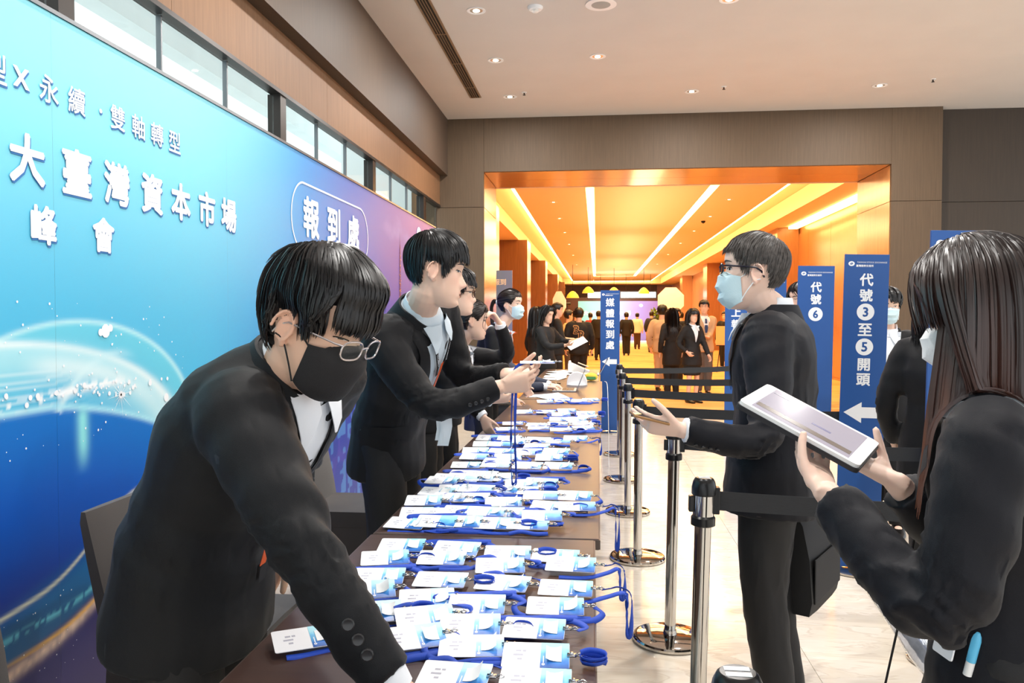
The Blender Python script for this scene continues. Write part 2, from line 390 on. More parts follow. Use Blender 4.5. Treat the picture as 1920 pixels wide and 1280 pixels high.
for y in (22.6, 36.6, 47.0):
    MB().box((4.9, y, 0), (5.469, y + 1.3, 3.9)).build('pilaster', M['wood_honey'], cw)
tag(bx((5.15, 13.7, 3.84), (5.38, 22.4, 3.895)).build('wall_washer_light', M['led_wash']), 'bright warm light trough along the top of the wood wall', 'light')
lw = struct('wall_left', bx((-3.8, 13.5, 0), (-3.5, 62, 3.9)), M['wood_column'])
for y in (16.6, 25.2, 34.2, 44.8, 54.5):
    c = MB().box((-3.4, y, 0), (-2.2, y + 1.3, 3.9)).build('column', M['wood_column'], lw)
    MB().box((-2.199, y - 0.005, 0), (-2.185, y + 1.305, 3.9)).build('column_lit_side', M['wood_reveal'], c)  # paler wood plate: light on the corridor-facing side put into the colour
wf = struct('wall_back', bx((-3.8, 60, 0), (6.2, 60.3, 3.9)), M['wood_column'])
MB().box((-2.4, 59.9, 3.0), (4.4, 59.99, 3.9)).build('wood_panel', M['wood_dark'], wf)
# downlights of the hall
def downlight(loc, label, group, bulb='bulb', r=0.075):
    t = thing('downlight', label, 'light', loc, group=group)
    MB().lathe([(r, 0.0), (r + 0.018, -0.001), (r + 0.018, -0.006), (r, -0.008), (r - 0.012, -0.002)], n=20).build('trim_ring', M['white'], t, smooth=True)
    MB().lathe([(r - 0.012, -0.003), (r * 0.45, -0.0015)], n=20).build('reflector', M['reflector'], t, smooth=True)
    MB().lathe([(r * 0.42, -0.001), (r * 0.42, -0.008), (r * 0.2, -0.012)], n=14).build('bulb', M[bulb], t, smooth=True)
    return t
hall = [(-1.18, 7.82), (1.23, 7.8), (3.63, 7.8), (-1.18, 9.33), (0.0, 9.32), (-1.18, 10.87), (1.24, 10.87), (3.62, 10.85), (-1.18, 4.8), (1.23, 4.8), (-1.18, 1.8), (1.23, 1.8), (3.63, 4.8), (3.63, 1.8)]
HL = {(-1.18, 7.82): 'recessed downlight nearest the round smoke detector on the hall ceiling', (1.23, 7.8): 'recessed downlight next beyond the large round speaker grille', (-1.18, 9.33): 'recessed downlight alongside the middle of the slot vent', (0.0, 9.32): 'recessed downlight standing alone in the middle of the hall ceiling', (-1.18, 10.87): 'recessed downlight near the end of the slot vent by the portal', (1.24, 10.87): 'recessed downlight above the middle of the portal header', (3.62, 10.85): 'recessed downlight above the portal pier on the dark wall side'}
for x, y in hall:
    downlight((x, y, 4.425), HL.get((x, y), 'round recessed downlight in the pale ceiling above the tables and queue'), None if (x, y) in HL else 'downlights over the tables and queue')
for x, y in [(-1.18, 4.8), (1.23, 4.8), (-1.18, 1.8), (1.23, 1.8), (3.63, 4.8), (1.23, 7.8), (-1.18, 7.82), (1.24, 10.6), (3.62, 10.6), (-1.18, 10.6), (3.63, 7.8)]:
    area_light('downlight_lamp', (x, y, 4.40), (0, 0, 0), 0.16, 0.16, 60, (1.0, 0.97, 0.93))
for x in (-1.0, 2.95):
    for y in (15.8, 18.5, 21.5, 25, 29, 34, 40):
        downlight((x, y, 4.10), 'small warm downlight in the golden corridor ceiling', 'downlights of the corridor ceiling', 'bulb_warm')
# smoke detector, speaker, sprinklers, slot vent
t = thing('smoke_detector', 'round white smoke detector between two downlights on the ceiling', 'detector', (-0.6, 7.79, 4.425))
MB().lathe([(0.075, 0), (0.075, -0.012), (0.06, -0.03)], n=20).build('base', M['white'], t, smooth=True)
MB().lathe([(0.03, -0.03), (0.035, -0.045), (0.02, -0.055)], n=16).build('sensor_cap', M['offwhite'], t, smooth=True)
t = thing('ceiling_speaker', 'large round grey speaker grille in the ceiling', 'speaker', (0.03, 7.79, 4.425))
MB().lathe([(0.135, 0), (0.15, -0.003), (0.15, -0.008), (0.138, -0.009)], n=32).build('rim', M['white'], t, smooth=True)
MB().lathe([(0.137, -0.001), (0.08, -0.011), (0.01, -0.012)], n=32).build('grille', M['speaker_grille'], t, smooth=True)
for x, y in ((-0.97, 10.69), (1.63, 10.7), (4.19, 10.64)):
    t = thing('sprinkler', 'small metal sprinkler head near the ceiling edge by the portal', 'sprinkler', (x, y, 4.425), group='ceiling sprinklers')
    MB().lathe([(0.035, 0), (0.035, -0.006), (0.012, -0.008)], n=14).build('escutcheon', M['white'], t, smooth=True)
    MB().lathe([(0.009, -0.008), (0.009, -0.03), (0.02, -0.032), (0.02, -0.036)], n=12).build('deflector', M['dark_metal'], t, smooth=True)
t = thing('slot_vent', 'long narrow bronze slot vent in the ceiling beside the bulkhead', 'vent', (-1.645, 0, 4.425))
MB().box((-0.075, 3.0, -0.012), (-0.055, 10.85, 0)).build('frame_rail', M['bronze'], t); MB().box((0.055, 3.0, -0.012), (0.075, 10.85, 0)).build('frame_rail', M['bronze'], t)
MB().box((-0.055, 10.83, -0.012), (0.055, 10.85, 0)).build('frame_end', M['bronze'], t)
MB().box((-0.055, 3.0, -0.002), (0.055, 10.83, 0)).build('backing', M['vent_dark'], t)
for k in range(3): MB().box((-0.034 + k * 0.028, 3.0, -0.011), (-0.026 + k * 0.028, 10.83, -0.003)).build('slat', M['bronze'], t)
for k in range(8): MB().box((-0.055, 3.5 + k * 0.98, -0.011), (0.055, 3.52 + k * 0.98, -0.0035)).build('cross_bar', M['bronze'], t)

# ------------------------------------------------------------------ printed backdrop
def smooth(a, b, x): t = np.clip((x - a) / (b - a), 0, 1); return t * t * (3 - 2 * t)
def vnoise(x, y, seed=0):
    r = np.random.default_rng(seed); T = r.random((64, 64)); xi = np.floor(x).astype(int); yi = np.floor(y).astype(int); fx = x - xi; fy = y - yi
    fx = fx * fx * (3 - 2 * fx); fy = fy * fy * (3 - 2 * fy); g = lambda i, j: T[i % 64, j % 64]
    return (g(xi, yi) * (1 - fx) + g(xi + 1, yi) * fx) * (1 - fy) + (g(xi, yi + 1) * (1 - fx) + g(xi + 1, yi + 1) * fx) * fy
def fbm(x, y, seed=0, o=4): return sum(vnoise(x * 2 ** k, y * 2 ** k, seed + k) / 2 ** (k + 1) for k in range(o))
def art(Y, Z):
    def mixc(c, d, m): return c * (1 - m[:, None]) + lin(d) * m[:, None]
    s = smooth(2.2, 7.6, Y)
    c = np.tile(lin((136, 223, 238)), (len(Y), 1))
    c = mixc(c, (70, 182, 226), smooth(2.35, 1.35, Z) * 0.9)
    c = mixc(c, (52, 150, 214), smooth(3.2, 5.0, Y)); c = mixc(c, (66, 108, 186), smooth(4.3, 5.9, Y)); c = mixc(c, (98, 84, 160), smooth(5.6, 7.2, Y))
    c = mixc(c, (128, 84, 150), smooth(6.8, 8.4, Y) * smooth(1.5, 2.4, Z))
    lowb = smooth(1.7, 0.7, Z)
    c = mixc(c, (18, 70, 180), lowb * smooth(3.4, 4.9, Y)); c = mixc(c, (16, 52, 160), smooth(1.1, 0.4, Z) * smooth(3.2, 4.6, Y))
    # clouds of the night city
    cl = smooth(0.5, 0.75, fbm(Y * 1.6, Z * 3.2, 3)) * smooth(5.8, 6.8, Y) * smooth(1.7, 2.1, Z)
    c = mixc(c, (120, 120, 184), cl * 0.7)
    # city: lines of light
    city = smooth(1.42, 1.15, Z) * smooth(4.5, 5.0, Y)
    cols = (vnoise(Y * 26, np.zeros_like(Y) + 3.0, 5) > 0.55) & (vnoise(Y * 14, Z * 30, 6) > 0.5) & (Z < 0.65 + 0.75 * vnoise(Y * 6, Y * 0, 8))
    c = mixc(c, (70, 140, 215), city * cols * 0.4)
    c = mixc(c, (22, 66, 176), smooth(1.75, 1.15, Z) * smooth(4.2, 5.0, Y) * 0.75); c = mixc(c, (84, 160, 226), city * cols * 0.5); c = mixc(c, (110, 70, 190), city * (vnoise(Y * 9, Z * 9, 9) > 0.8) * 0.2)
    # earth dome (in Y,Z): crown at Y 2.45
    dome = 1.125 - 0.16 * np.maximum(0, Y - 2.45) ** 2 - 0.10 * np.maximum(0, Y - 2.45) ** 1.2
    inside = (Z < dome) & (Y < 4.6)
    depth = np.clip((dome - Z), 0, 2)
    e = np.zeros_like(c); e[:] = lin((8, 112, 200))
    e = mixc(e, (0, 82, 184), smooth(0.0, 0.35, depth)); e = mixc(e, (16, 50, 140), smooth(0.3, 0.65, depth)); e = mixc(e, (34, 34, 104), smooth(0.5, 0.8, depth))
    edge = smooth(4.6, 3.6, Y) * inside
    c = c * (1 - edge[:, None]) + e * edge[:, None]
    # atmosphere arcs above the dome
    def arc(c, y0, z0, ry, rz, width, colr, amt, y_lo=0, y_hi=9):
        d = np.sqrt(((Y - y0) / ry) ** 2 + ((Z - z0) / rz) ** 2) - 1.0
        m = np.exp(-(d / width) ** 2) * amt * (Z > dome - 0.02) * smooth(y_lo - .2, y_lo, Y) * smooth(y_hi + .25, y_hi, Y)
        return mixc(c, colr, np.clip(m, 0, 1))
    d = np.sqrt(((Y - 2.62) / 0.78) ** 2 + ((Z - 0.95) / 0.46) ** 2)
    c = mixc(c, (120, 218, 232), ((d < 1) & (Z > dome)) * smooth(0.4, 1.0, d) * 0.55)
    d2 = np.sqrt(((Y - 2.25) / 1.02) ** 2 + ((Z - 0.92) / 0.42) ** 2)
    c = mixc(c, (190, 238, 244), ((d2 < 1) & (Z > dome)) * smooth(0.55, 1.0, d2) * 0.8)
    c = arc(c, 2.62, 0.95, 0.78, 0.46, 0.02, (200, 242, 246), 0.7)
    c = arc(c, 2.25, 0.92, 1.02, 0.42, 0.03, (244, 252, 252), 0.9)
    c = arc(c, 2.3, 0.90, 0.95, 0.37, 0.09, (225, 246, 250), 0.75, 2.5, 3.2)
    c = arc(c, 2.85, 0.85, 0.42, 0.44, 0.035, (214, 244, 250), 0.7, 2.3, 2.75)
    c = arc(c, 2.45, 0.70, 0.85, 0.62, 0.05, (160, 224, 240), 0.4)
    ln = (np.sin((Z - dome) * 420 + Y * 3) > 0.2) & (Z > dome) & (Z < dome + 0.13) & (Y < 2.7)
    c = mixc(c, (226, 246, 252), ln * 0.45 * smooth(2.75, 2.3, Y))
    rim = np.exp(-((Z - dome) / 0.012) ** 2) * (Y < 3.3); c = mixc(c, (180, 236, 250), rim * 0.8)
    # bright bead line
    bead = np.exp(-((Z - (1.165 + 0.02 * np.sin(Y * 5))) / 0.016) ** 2) * smooth(2.2, 2.3, Y) * smooth(2.95, 2.8, Y) * (vnoise(Y * 40, Z * 40, 12) > 0.4)
    c = mixc(c, (246, 252, 255), bead)
    # vertical flare
    fl_ = np.exp(-((Y - 2.635) / 0.03) ** 2) * smooth(0.86, 1.0, Z) * smooth(1.13, 1.07, Z); c = mixc(c, (150, 236, 236), fl_ * 0.9)
    # golden swirl near the floor
    sw = 0.30 + 0.16 * smooth(2.2, 3.0, Y) + 0.012 * np.sin(Y * 9)
    low = smooth(sw + 0.03, sw - 0.22, Z) * smooth(4.8, 3.6, Y); c = mixc(c, (52, 44, 104), low)
    band = np.exp(-((Z - sw) / 0.022) ** 2) * smooth(4.0, 3.2, Y); c = mixc(c, (245, 214, 190), band * (0.55 + 0.45 * vnoise(Y * 60, Z * 60, 14)))
    b2 = np.exp(-((Z - sw - 0.03 - 0.02 * np.sin(Y * 4)) / 0.008) ** 2) * smooth(4.0, 3.2, Y); c = mixc(c, (250, 190, 70), b2 * 0.8)
    teal = smooth(0.02, 0.05, Z - sw) * smooth(0.22, 0.1, Z - sw - 0.05 * np.sin(Y * 3)) * smooth(3.8, 3.0, Y); c = mixc(c, (20, 110, 160), teal * 0.7)
    b3 = np.exp(-((Z - sw - 0.085 + 0.03 * np.sin(Y * 5)) / 0.01) ** 2) * (vnoise(Y * 70, Z * 70, 15) > 0.35) * smooth(3.8, 3.0, Y); c = mixc(c, (110, 210, 230), b3 * 0.8)
    b4 = np.exp(-((Z - sw - 0.19 - 0.09 * smooth(2.4, 3.0, Y)) / 0.007) ** 2) * smooth(3.8, 3.0, Y); c = mixc(c, (220, 220, 190), b4 * 0.8)
    return c
bd = thing('printed_backdrop', 'large blue printed event backdrop with white Chinese lettering behind the staff', 'backdrop', (-1.8, 0, 0))
bd_edges = [1.24, 2.50, 3.76, 5.02, 6.28, 7.54, 8.84]
for a, b in zip(bd_edges[:-1], bd_edges[1:]):
    fine = 0.009; ny = int((b - a) / fine); nz = int(2.40 / fine)
    ys = np.linspace(a + 0.0003, b - 0.0003, ny + 1); zs = np.linspace(0.025, 2.43, nz + 1)
    YY, ZZ = np.meshgrid(ys, zs); n = YY.size
    co = np.zeros((n, 3)); co[:, 1] = YY.ravel(); co[:, 2] = ZZ.ravel()
    idx = np.arange(n).reshape(nz + 1, ny + 1)
    q = np.stack([idx[:-1, :-1], idx[:-1, 1:], idx[1:, 1:], idx[1:, :-1]], -1).reshape(-1, 4)
    me = bpy.data.meshes.new('backdrop_panel'); me.vertices.add(n); me.vertices.foreach_set('co', co.ravel())
    me.loops.add(q.size); me.polygons.add(len(q)); me.loops.foreach_set('vertex_index', q.ravel()); me.polygons.foreach_set('loop_start', np.arange(len(q)) * 4)
    me.update(calc_edges=True); set_vcol(me, art(co[:, 1], co[:, 2])); me.materials.append(M['backdrop_art'])
    o = link('backdrop_panel', me, bd)
MB().box((-0.05, 1.24, 0.02), (-0.003, 8.84, 2.43)).build('backing_frame', M['frame_metal'], bd)
MB().box((-0.06, 1.22, 2.431), (0.006, 8.85, 2.445)).build('top_rail', M['frame_metal'], bd)
def bd_frame(y, z, off=0.003):   # local x -> +Y, local y -> +Z, facing +X
    return Matrix(((0, 0, 1, off), (1, 0, 0, y), (0, 1, 0, z), (0, 0, 0, 1)))
def bd_letters(chars, h, bold, sx=1.0):
    mb = MB(); ms = MB()
    for ch, y, z in chars:
        hh = h * (0.16 if ch == '•' else 0.7 if ch == 'x' else 1.0)
        bold_text(mb, ch, hh, 0, 0, bd_frame(y, z, 0.004), bold * h, sx=sx); bold_text(ms, ch, hh, 0, 0, bd_frame(y + 0.005, z - 0.006, 0.002), bold * h * 1.2, sx=sx)
    ms.build('lettering_shadow_print', M['backdrop_shadow_ink'], bd); return mb.build('lettering', M['backdrop_white'], bd)
bd_letters([(c, y, 2.174) for c, y in zip('型x永續•雙軸轉型', (2.245, 2.354, 2.482, 2.623, 2.758, 2.862, 2.999, 3.134, 3.271))], 0.088, 0.016)
bd_letters([(c, y, 1.926) for c, y in zip('大臺灣資本市場', (2.376, 2.62, 2.853, 3.092, 3.318, 3.552, 3.773))], 0.150, 0.04)
bd_letters([('峰', 2.448, 1.725), ('會', 2.766, 1.725)], 0.12, 0.04)
mb = MB()
for ch, y in zip('報到處', (4.918, 5.352, 5.798)): bold_text(mb, ch, 0.24, 0, 0, bd_frame(y, 2.055, 0.004), 0.009, sx=1.1)
mb.build('lettering', M['backdrop_white'], bd)
mb = MB(); R_ = 0.215; pts = []
for k in range(40):   # rounded outline around the words
    a = 2 * math.pi * k / 40; cx_ = 5.96 if math.cos(a) > 0 else 4.80
    pts.append((cx_ + R_ * math.cos(a), 2.042 + R_ * math.sin(a)))
for k in range(40):
    p, q_ = V(pts[k]), V(pts[(k + 1) % 40]); d = (q_ - p).normalized(); nrm = V((-d.y, d.x)) * 0.006
    mb.add([(0.003, *(p + nrm)), (0.003, *(p - nrm)), (0.003, *(q_ - nrm)), (0.003, *(q_ + nrm))], [(0, 1, 2, 3)])
mb.build('outline_print', M['backdrop_white'], bd)
def logo(mb, Mx, r, mi=0):
    """round eye-shaped exchange emblem: two interlocked crescents around a diamond"""
    for s in (1, -1):
        ou = []; inn = []
        for k in range(13):
            a = math.pi * (k / 12) ; ou.append((s * 1.25 * r * math.cos(a), s * r * math.sin(a))); inn.append((s * 0.55 * r * math.cos(a) + s * .1 * r, s * 0.42 * r * math.sin(a)))
        mb.grid([[tuple(Mx @ V((x, y, 0))) for x, y in ou], [tuple(Mx @ V((x, y, 0))) for x, y in inn]], mi)
    d = 0.16 * r; mb.add([tuple(Mx @ V(p)) for p in ((-d, 0, 0), (0, -d, 0), (d, 0, 0), (0, d, 0))], [(0, 1, 2, 3)], mi)
mb = MB(); logo(mb, bd_frame(8.0, 2.262, 0.004), 0.085); add_text(mb, 'TAIWAN STOCK EXCHANGE', 0.1, bd_frame(8.45, 2.28, 0.004), 0.0, height=0.035)
add_text(mb, '臺灣證券交易所', 0.1, bd_frame(8.42, 2.22, 0.004), 0.004, height=0.06); mb.build('emblem_print', M['backdrop_white'], bd)
# tower in the printed skyline
mb = MB(); mg = MB()
for k in range(9):
    z0 = 1.62 + k * 0.043; w0 = 0.032 - 0.0012 * k; mb.add([(0.003, 7.215 - w0 * .75, z0), (0.003, 7.215 + w0 * .75, z0), (0.003, 7.215 + w0, z0 + 0.038), (0.003, 7.215 - w0, z0 + 0.038)], [(0, 1, 2, 3)])
mb.add([(0.003, 7.17, 1.2), (0.003, 7.26, 1.2), (0.003, 7.24, 1.615), (0.003, 7.19, 1.615)], [(0, 1, 2, 3)])
mb.add([(0.003, 7.195, 2.01), (0.003, 7.235, 2.01), (0.003, 7.222, 2.1), (0.003, 7.208, 2.1)], [(0, 1, 2, 3)]); mb.add([(0.003, 7.212, 2.1), (0.003, 7.218, 2.1), (0.003, 7.216, 2.26), (0.003, 7.214, 2.26)], [(0, 1, 2, 3)])
mb.build('tower_print', mat('tower_ink', L(112, 54, 92), 0.5), bd)
for k in range(46):
    y = 7.215 + random.uniform(-0.045, 0.045); z = random.uniform(1.22, 2.0); mg.box((0.0035, y, z), (0.004, y + 0.012, z + 0.006))
mg.build('tower_lights_print', mat('tower_light_ink', L(240, 180, 90), 0.5), bd)
# printed star dust
mb = MB()
def star(y, z, r, n=8):
    x_ = 0.002 + 0.00003 * (len(mb.v) // n % 60); mb.add([(x_, y + r * math.cos(2 * math.pi * k / n), z + r * math.sin(2 * math.pi * k / n)) for k in range(n)], [tuple(range(n))])
for k in range(60): star(random.gauss(2.66, 0.2), 1.165 + random.gauss(0, 0.013), random.uniform(0.003, 0.011))
for k in range(90): star(random.uniform(2.25, 3.35), random.uniform(0.98, 1.48), random.uniform(0.0012, 0.005))
for k in range(40): star(random.uniform(2.2, 3.0), random.uniform(0.2, 0.5), random.uniform(0.001, 0.003))
for y, z, r in ((2.86, 1.131, 0.014), (2.77, 1.375, 0.026), (2.74, 1.37, 0.014), (2.8, 1.385, 0.014), (3.18, 1.09, 0.018), (3.06, 1.16, 0.012)): star(y, z, r, 10)
for k in range(8):
    a = math.pi * k / 8 + 0.1; r = 0.09 if k % 2 == 0 else 0.05; d = V((math.cos(a), math.sin(a))); n_ = V((-d.y, d.x)) * 0.0016
    c0 = V((2.86, 1.131)); mb.add([(0.0032, *(c0 - d * r)), (0.0032, *(c0 + n_)), (0.0032, *(c0 + d * r)), (0.0032, *(c0 - n_))], [(0, 1, 2, 3)])
mb.build('stardust_print', M['backdrop_white'], bd)
# ------------------------------------------------------------------ tables
def table(x0, x1, y0, y1, label, rz=0.0):
    t = thing('folding_table', label, 'table', ((x0 + x1) / 2, (y0 + y1) / 2, 0), (0, 0, rz), 'registration tables')
    w, d = (x1 - x0) / 2, (y1 - y0) / 2
    MB().box((-w, -d, 0.705), (w, d, 0.74)).build('tabletop', M['table_top'], t, bevel=0.003)
    for lo, hi in (((-w - 0.003, -d - 0.003, 0.708), (-w, d + 0.003, 0.737)), ((w, -d - 0.003, 0.708), (w + 0.003, d + 0.003, 0.737)), ((-w, -d - 0.003, 0.708), (w, -d, 0.737)), ((-w, d, 0.708), (w, d + 0.003, 0.737))):
        MB().box(lo, hi).build('edge_band', M['table_edge'], t)
    MB().box((w - 0.06, -d + 0.08, 0.33), (w - 0.045, d - 0.08, 0.704)).build('modesty_panel', M['table_top'], t)
    for sx in (-1, 1):
        for sy in (-1, 1):
            MB().tube([(sx * (w - 0.08), sy * (d - 0.12), 0.704), (sx * (w - 0.08), sy * (d - 0.12), 0.0)], 0.016, 10).build('leg', M['dark_metal'], t, smooth=True)
    return t
table(-0.70, 0.0, 0.5, 2.45, 'dark brown table of blue badges under the man in the black mask', 0.006)
table(-0.70, 0.012, 2.465, 4.58, 'dark brown table heaped with overlapping badges before the tall young man', -0.002)
table(-0.68, 0.03, 4.60, 6.68, 'dark brown table with scattered badges beyond the hanging blue lanyard', -0.008)
table(-0.66, 0.05, 6.72, 8.72, 'dark brown table carrying the silver laptop and white dome router', -0.006)
table(-0.68, 0.03, 8.75, 10.75, 'dark brown table with the desk phone and paper stacks', -0.006)

# ------------------------------------------------------------------ name badges with lanyards
def spline(pts, n=6):
    P = [V(p) for p in pts]; P = [P[0]] + P + [P[-1]]; out = []
    for i in range(1, len(P) - 2):
        a, b, c, d = P[i-1], P[i], P[i+1], P[i+2]
        for k in range(n):
            t = k / n; out.append(0.5 * ((2*b) + (c - a) * t + (2*a - 5*b + 4*c - d) * t*t + (-a + 3*b - 3*c + d) * t**3))
    out.append(P[-2]); return out
def ribbon(mb, pts, w, tilt=0.0, th=0.0012, n=5, mi=0):
    """flat strap following pts; tilt 0 lies flat, pi/2 stands on edge"""
    P = spline(pts, n); rows = []
    for k in range(len(P)):
        t = (P[min(k+1, len(P)-1)] - P[max(k-1, 0)]).normalized(); side = t.cross(V((0, 0, 1)))
        side = side.normalized() if side.length > 1e-4 else V((1, 0, 0)); nn = side.cross(t).normalized()
        tl = tilt if not callable(tilt) else tilt(k / len(P))
        s = side * math.cos(tl) + nn * math.sin(tl); m = -side * math.sin(tl) + nn * math.cos(tl)
        rows.append([tuple(P[k] + s*w/2 + m*th/2), tuple(P[k] - s*w/2 + m*th/2), tuple(P[k] - s*w/2 - m*th/2), tuple(P[k] + s*w/2 - m*th/2)])
    mb.grid(rows, mi, closed=True); mb.add(rows[0] + rows[-1], [(0, 1, 2, 3), (7, 6, 5, 4)], mi)
def rounded(w, h, r, z, n=4):
    o = []
    for cx_, cy_, a0 in ((w - r, h - r, 0), (-w + r, h - r, 90), (-w + r, -h + r, 180), (w - r, -h + r, 270)):
        for k in range(n + 1):
            a = math.radians(a0 + 90 * k / n); o.append((cx_ + r * math.cos(a), cy_ + r * math.sin(a), z))
    return o
def card_mesh():
    mb = MB(); a = rounded(0.073, 0.05, 0.006, 0.0); b = rounded(0.073, 0.05, 0.006, 0.0014); n = len(a)
    mb.add(a + b, [tuple(reversed(range(n))), tuple(range(n, 2*n))] + [(i, (i+1) % n, n + (i+1) % n, n + i) for i in range(n)])
    return mb.mesh('card', M['card_white'])
CARD = card_mesh()
pm = MB(); pm.box((0.010, -0.0495, 0.00142), (0.0725, 0.0495, 0.0019)); PRINT = pm.mesh('printed_panel', M['badge_art'])
im = MB()
for k, (x, y, w_) in enumerate(((-0.045, 0.012, 0.012), (-0.03, 0.012, 0.008), (-0.05, -0.004, 0.022), (-0.04, -0.02, 0.01))): im.box((x, y, 0.00142), (x + w_, y + 0.007, 0.0016))
INK = im.mesh('print_lines', M['card_ink'])
ig = MB(); Mx = Matrix.Translation((0.017, 0.0, 0.0021)) @ Matrix.Rotation(math.radians(90), 4, 'Z'); logo(ig, Mx @ Matrix.Translation((-0.036, 0, 0)), 0.0035); ig.add([tuple(Mx @ V(p)) for p in ((-0.03, -0.001, 0), (-0.004, -0.001, 0), (-0.004, 0.001, 0), (-0.03, 0.001, 0))], [(0, 1, 2, 3)]); LOGO = ig.mesh('emblem_print', M['card_white'])
def coupon(seed):
    r = random.Random(seed); mb = MB(); rows = []
    for i in range(5):
        v = i / 4; row = []
        for j in range(5):
            u = j / 4; lift = 0.003 + 0.008 * (u * v) ** 2 * r.uniform(0.7, 1.3) + (0.011 * u ** 3 if seed % 2 else 0.007 * (1 - u) ** 3)
            row.append((0.022 + 0.034 * u, -0.026 + 0.05 * v, lift))
        rows.append(row)
    mb.grid(rows); mb.grid([[(x, y, z - 0.0004) for x, y, z in reversed(rw)] for rw in rows]); return mb.mesh('paper_coupon', M['card_paper'], True)
COUPONS = [coupon(s) for s in range(4)]
cm = MB(); cm.box((0.068, -0.006, 0.0019), (0.088, 0.006, 0.005)); cm.tube([(0.086, 0, 0.004), (0.097, 0.004, 0.006), (0.104, 0.0, 0.004), (0.097, -0.004, 0.003), (0.087, 0, 0.003)], 0.0018, 6); cm.lathe([(0.004, 0), (0.004, 0.006)], (0.078, 0, 0.003), 8)
CLIP = cm.mesh('clip', M['clip_metal'], True)
def lanyard(seed):
    """blue strap folded loosely on the table, local frame of the badge, z up from the tabletop (the card lies about 12 mm up)"""
    r = random.Random(100 + seed); mb = MB(); z = -0.010
    kind = seed % 6
    u = lambda a, b: r.uniform(a, b)
    if kind == 0:    # bundle folded under the camera-side edge of the card
        ribbon(mb, [(0.10, 0, 0), (0.115, -0.03, z + .004), (0.07, -0.062, z), (-0.02, -0.07, z), (-0.065, -0.066, z + .003), (-0.07, -0.05, z + .006), (-0.02, -0.055, z + .005), (0.05, -0.052, z + .006), (0.078, -0.066, z + .008), (0.03, -0.075, z + .008), (-0.03, -0.078, z + .006)], 0.016, lambda t: 0.5 + 0.5 * math.sin(7 * t))
    elif kind == 1:  # loop pushed out beside the clip
        ribbon(mb, [(0.10, 0, 0), (0.13, 0.018, z + .005), (0.155, 0.01, z + .008), (0.16, -0.015, z + .006), (0.135, -0.03, z + .004), (0.10, -0.022, z + .002), (0.11, 0.008, z + .01), (0.145, 0.0, z + .012), (0.15, -0.025, z + .004), (0.08, -0.045, z), (0.0, -0.058, z), (-0.05, -0.06, z + .003)], 0.015, lambda t: 1.2 * math.sin(3 * t))
    elif kind == 2:  # long flat run behind the card
        ribbon(mb, [(0.10, 0, 0), (0.12, 0.03, z + .004), (0.08, 0.062, z + .004), (0.0, 0.066, z + .002), (-0.08, 0.06, z + .003), (-0.11, 0.045, z + .006), (-0.10, 0.032, z + .004), (-0.04, 0.05, z + .008), (0.05, 0.058, z + .01), (0.10, 0.07, z + .006)], 0.017, lambda t: 0.4 * math.sin(5 * t))
        ribbon(mb, [(-0.03, -0.058, z + .002), (0.02, -0.066, z), (0.06, -0.06, z + .002)], 0.012, 0.2)
    elif kind == 3:  # crossing loops under the card
        ribbon(mb, [(0.10, 0, 0), (0.12, -0.02, z + .003), (0.09, -0.055, z), (0.03, -0.066, z + .001), (-0.04, -0.06, z + .002), (-0.09, -0.04, z + .004), (-0.105, -0.01, z + .01), (-0.09, 0.02, z + .004), (-0.06, 0.03, z)], 0.016, lambda t: 0.9 * math.sin(4 * t))
        ribbon(mb, [(0.09, -0.05, z + .003), (0.02, -0.058, z + .007), (-0.06, -0.07, z + .004), (-0.08, -0.062, z + .002)], 0.012, 0.9)
    elif kind == 4:  # tight coil at the clip end
        pts = [(0.10, 0, 0)]
        for k in range(14): pts.append((0.125 + 0.028 * math.cos(k * 1.2), -0.005 + 0.017 * math.sin(k * 1.2), z + 0.0016 * k))
        ribbon(mb, pts, 0.011, 1.1, n=4)
        ribbon(mb, [(0.06, -0.056, z), (0.0, -0.064, z + .002), (-0.05, -0.058, z + .002)], 0.013, 0.4)
    else:            # strap lying as a wavy heap
        ribbon(mb, [(0.10, 0, 0), (0.118, 0.02, z + .004), (0.11, 0.045, z + .003), (0.06, 0.06, z + .004), (0.0, 0.055, z + .003), (-0.03, 0.068, z + .006), (-0.07, 0.058, z + .004)], 0.016, lambda t: 0.7 * math.sin(9 * t))
        ribbon(mb, [(0.075, -0.054, z + .001), (0.03, -0.068, z + .004), (-0.02, -0.058, z + .006), (-0.06, -0.07, z + .002)], 0.013, 0.8)
    return mb.mesh('lanyard', M['lanyard'], True)
LANYARDS = [lanyard(s) for s in range(6)]
def overhang(drop, out, seed):
    mb = MB(); z = -0.010
    ribbon(mb, [(0.10, 0, 0), (0.12, 0.01, 0), (0.10 + out * .6, 0.012, 0.004), (0.10 + out, 0.008, -0.01), (0.104 + out, 0.0, -drop * .5), (0.10 + out, -0.006, -drop), (0.092 + out, -0.01, -drop * .95), (0.09 + out, -0.012, -drop * .4), (0.085 + out, -0.016, 0.0), (0.11, -0.03, z + .004), (0.05, -0.06, z), (-0.03, -0.064, z)], 0.014, lambda t: 0.6 if t < .3 else 1.3 if t < .7 else .3)
    return mb.mesh('lanyard', M['lanyard'], True)
LAN_WORDS = ['lanyard bundled under its edge', 'lanyard looped beside its clip', 'lanyard laid straight behind it', 'lanyard crossing beneath it', 'lanyard coiled tight at its clip', 'lanyard heaped in waves behind it']
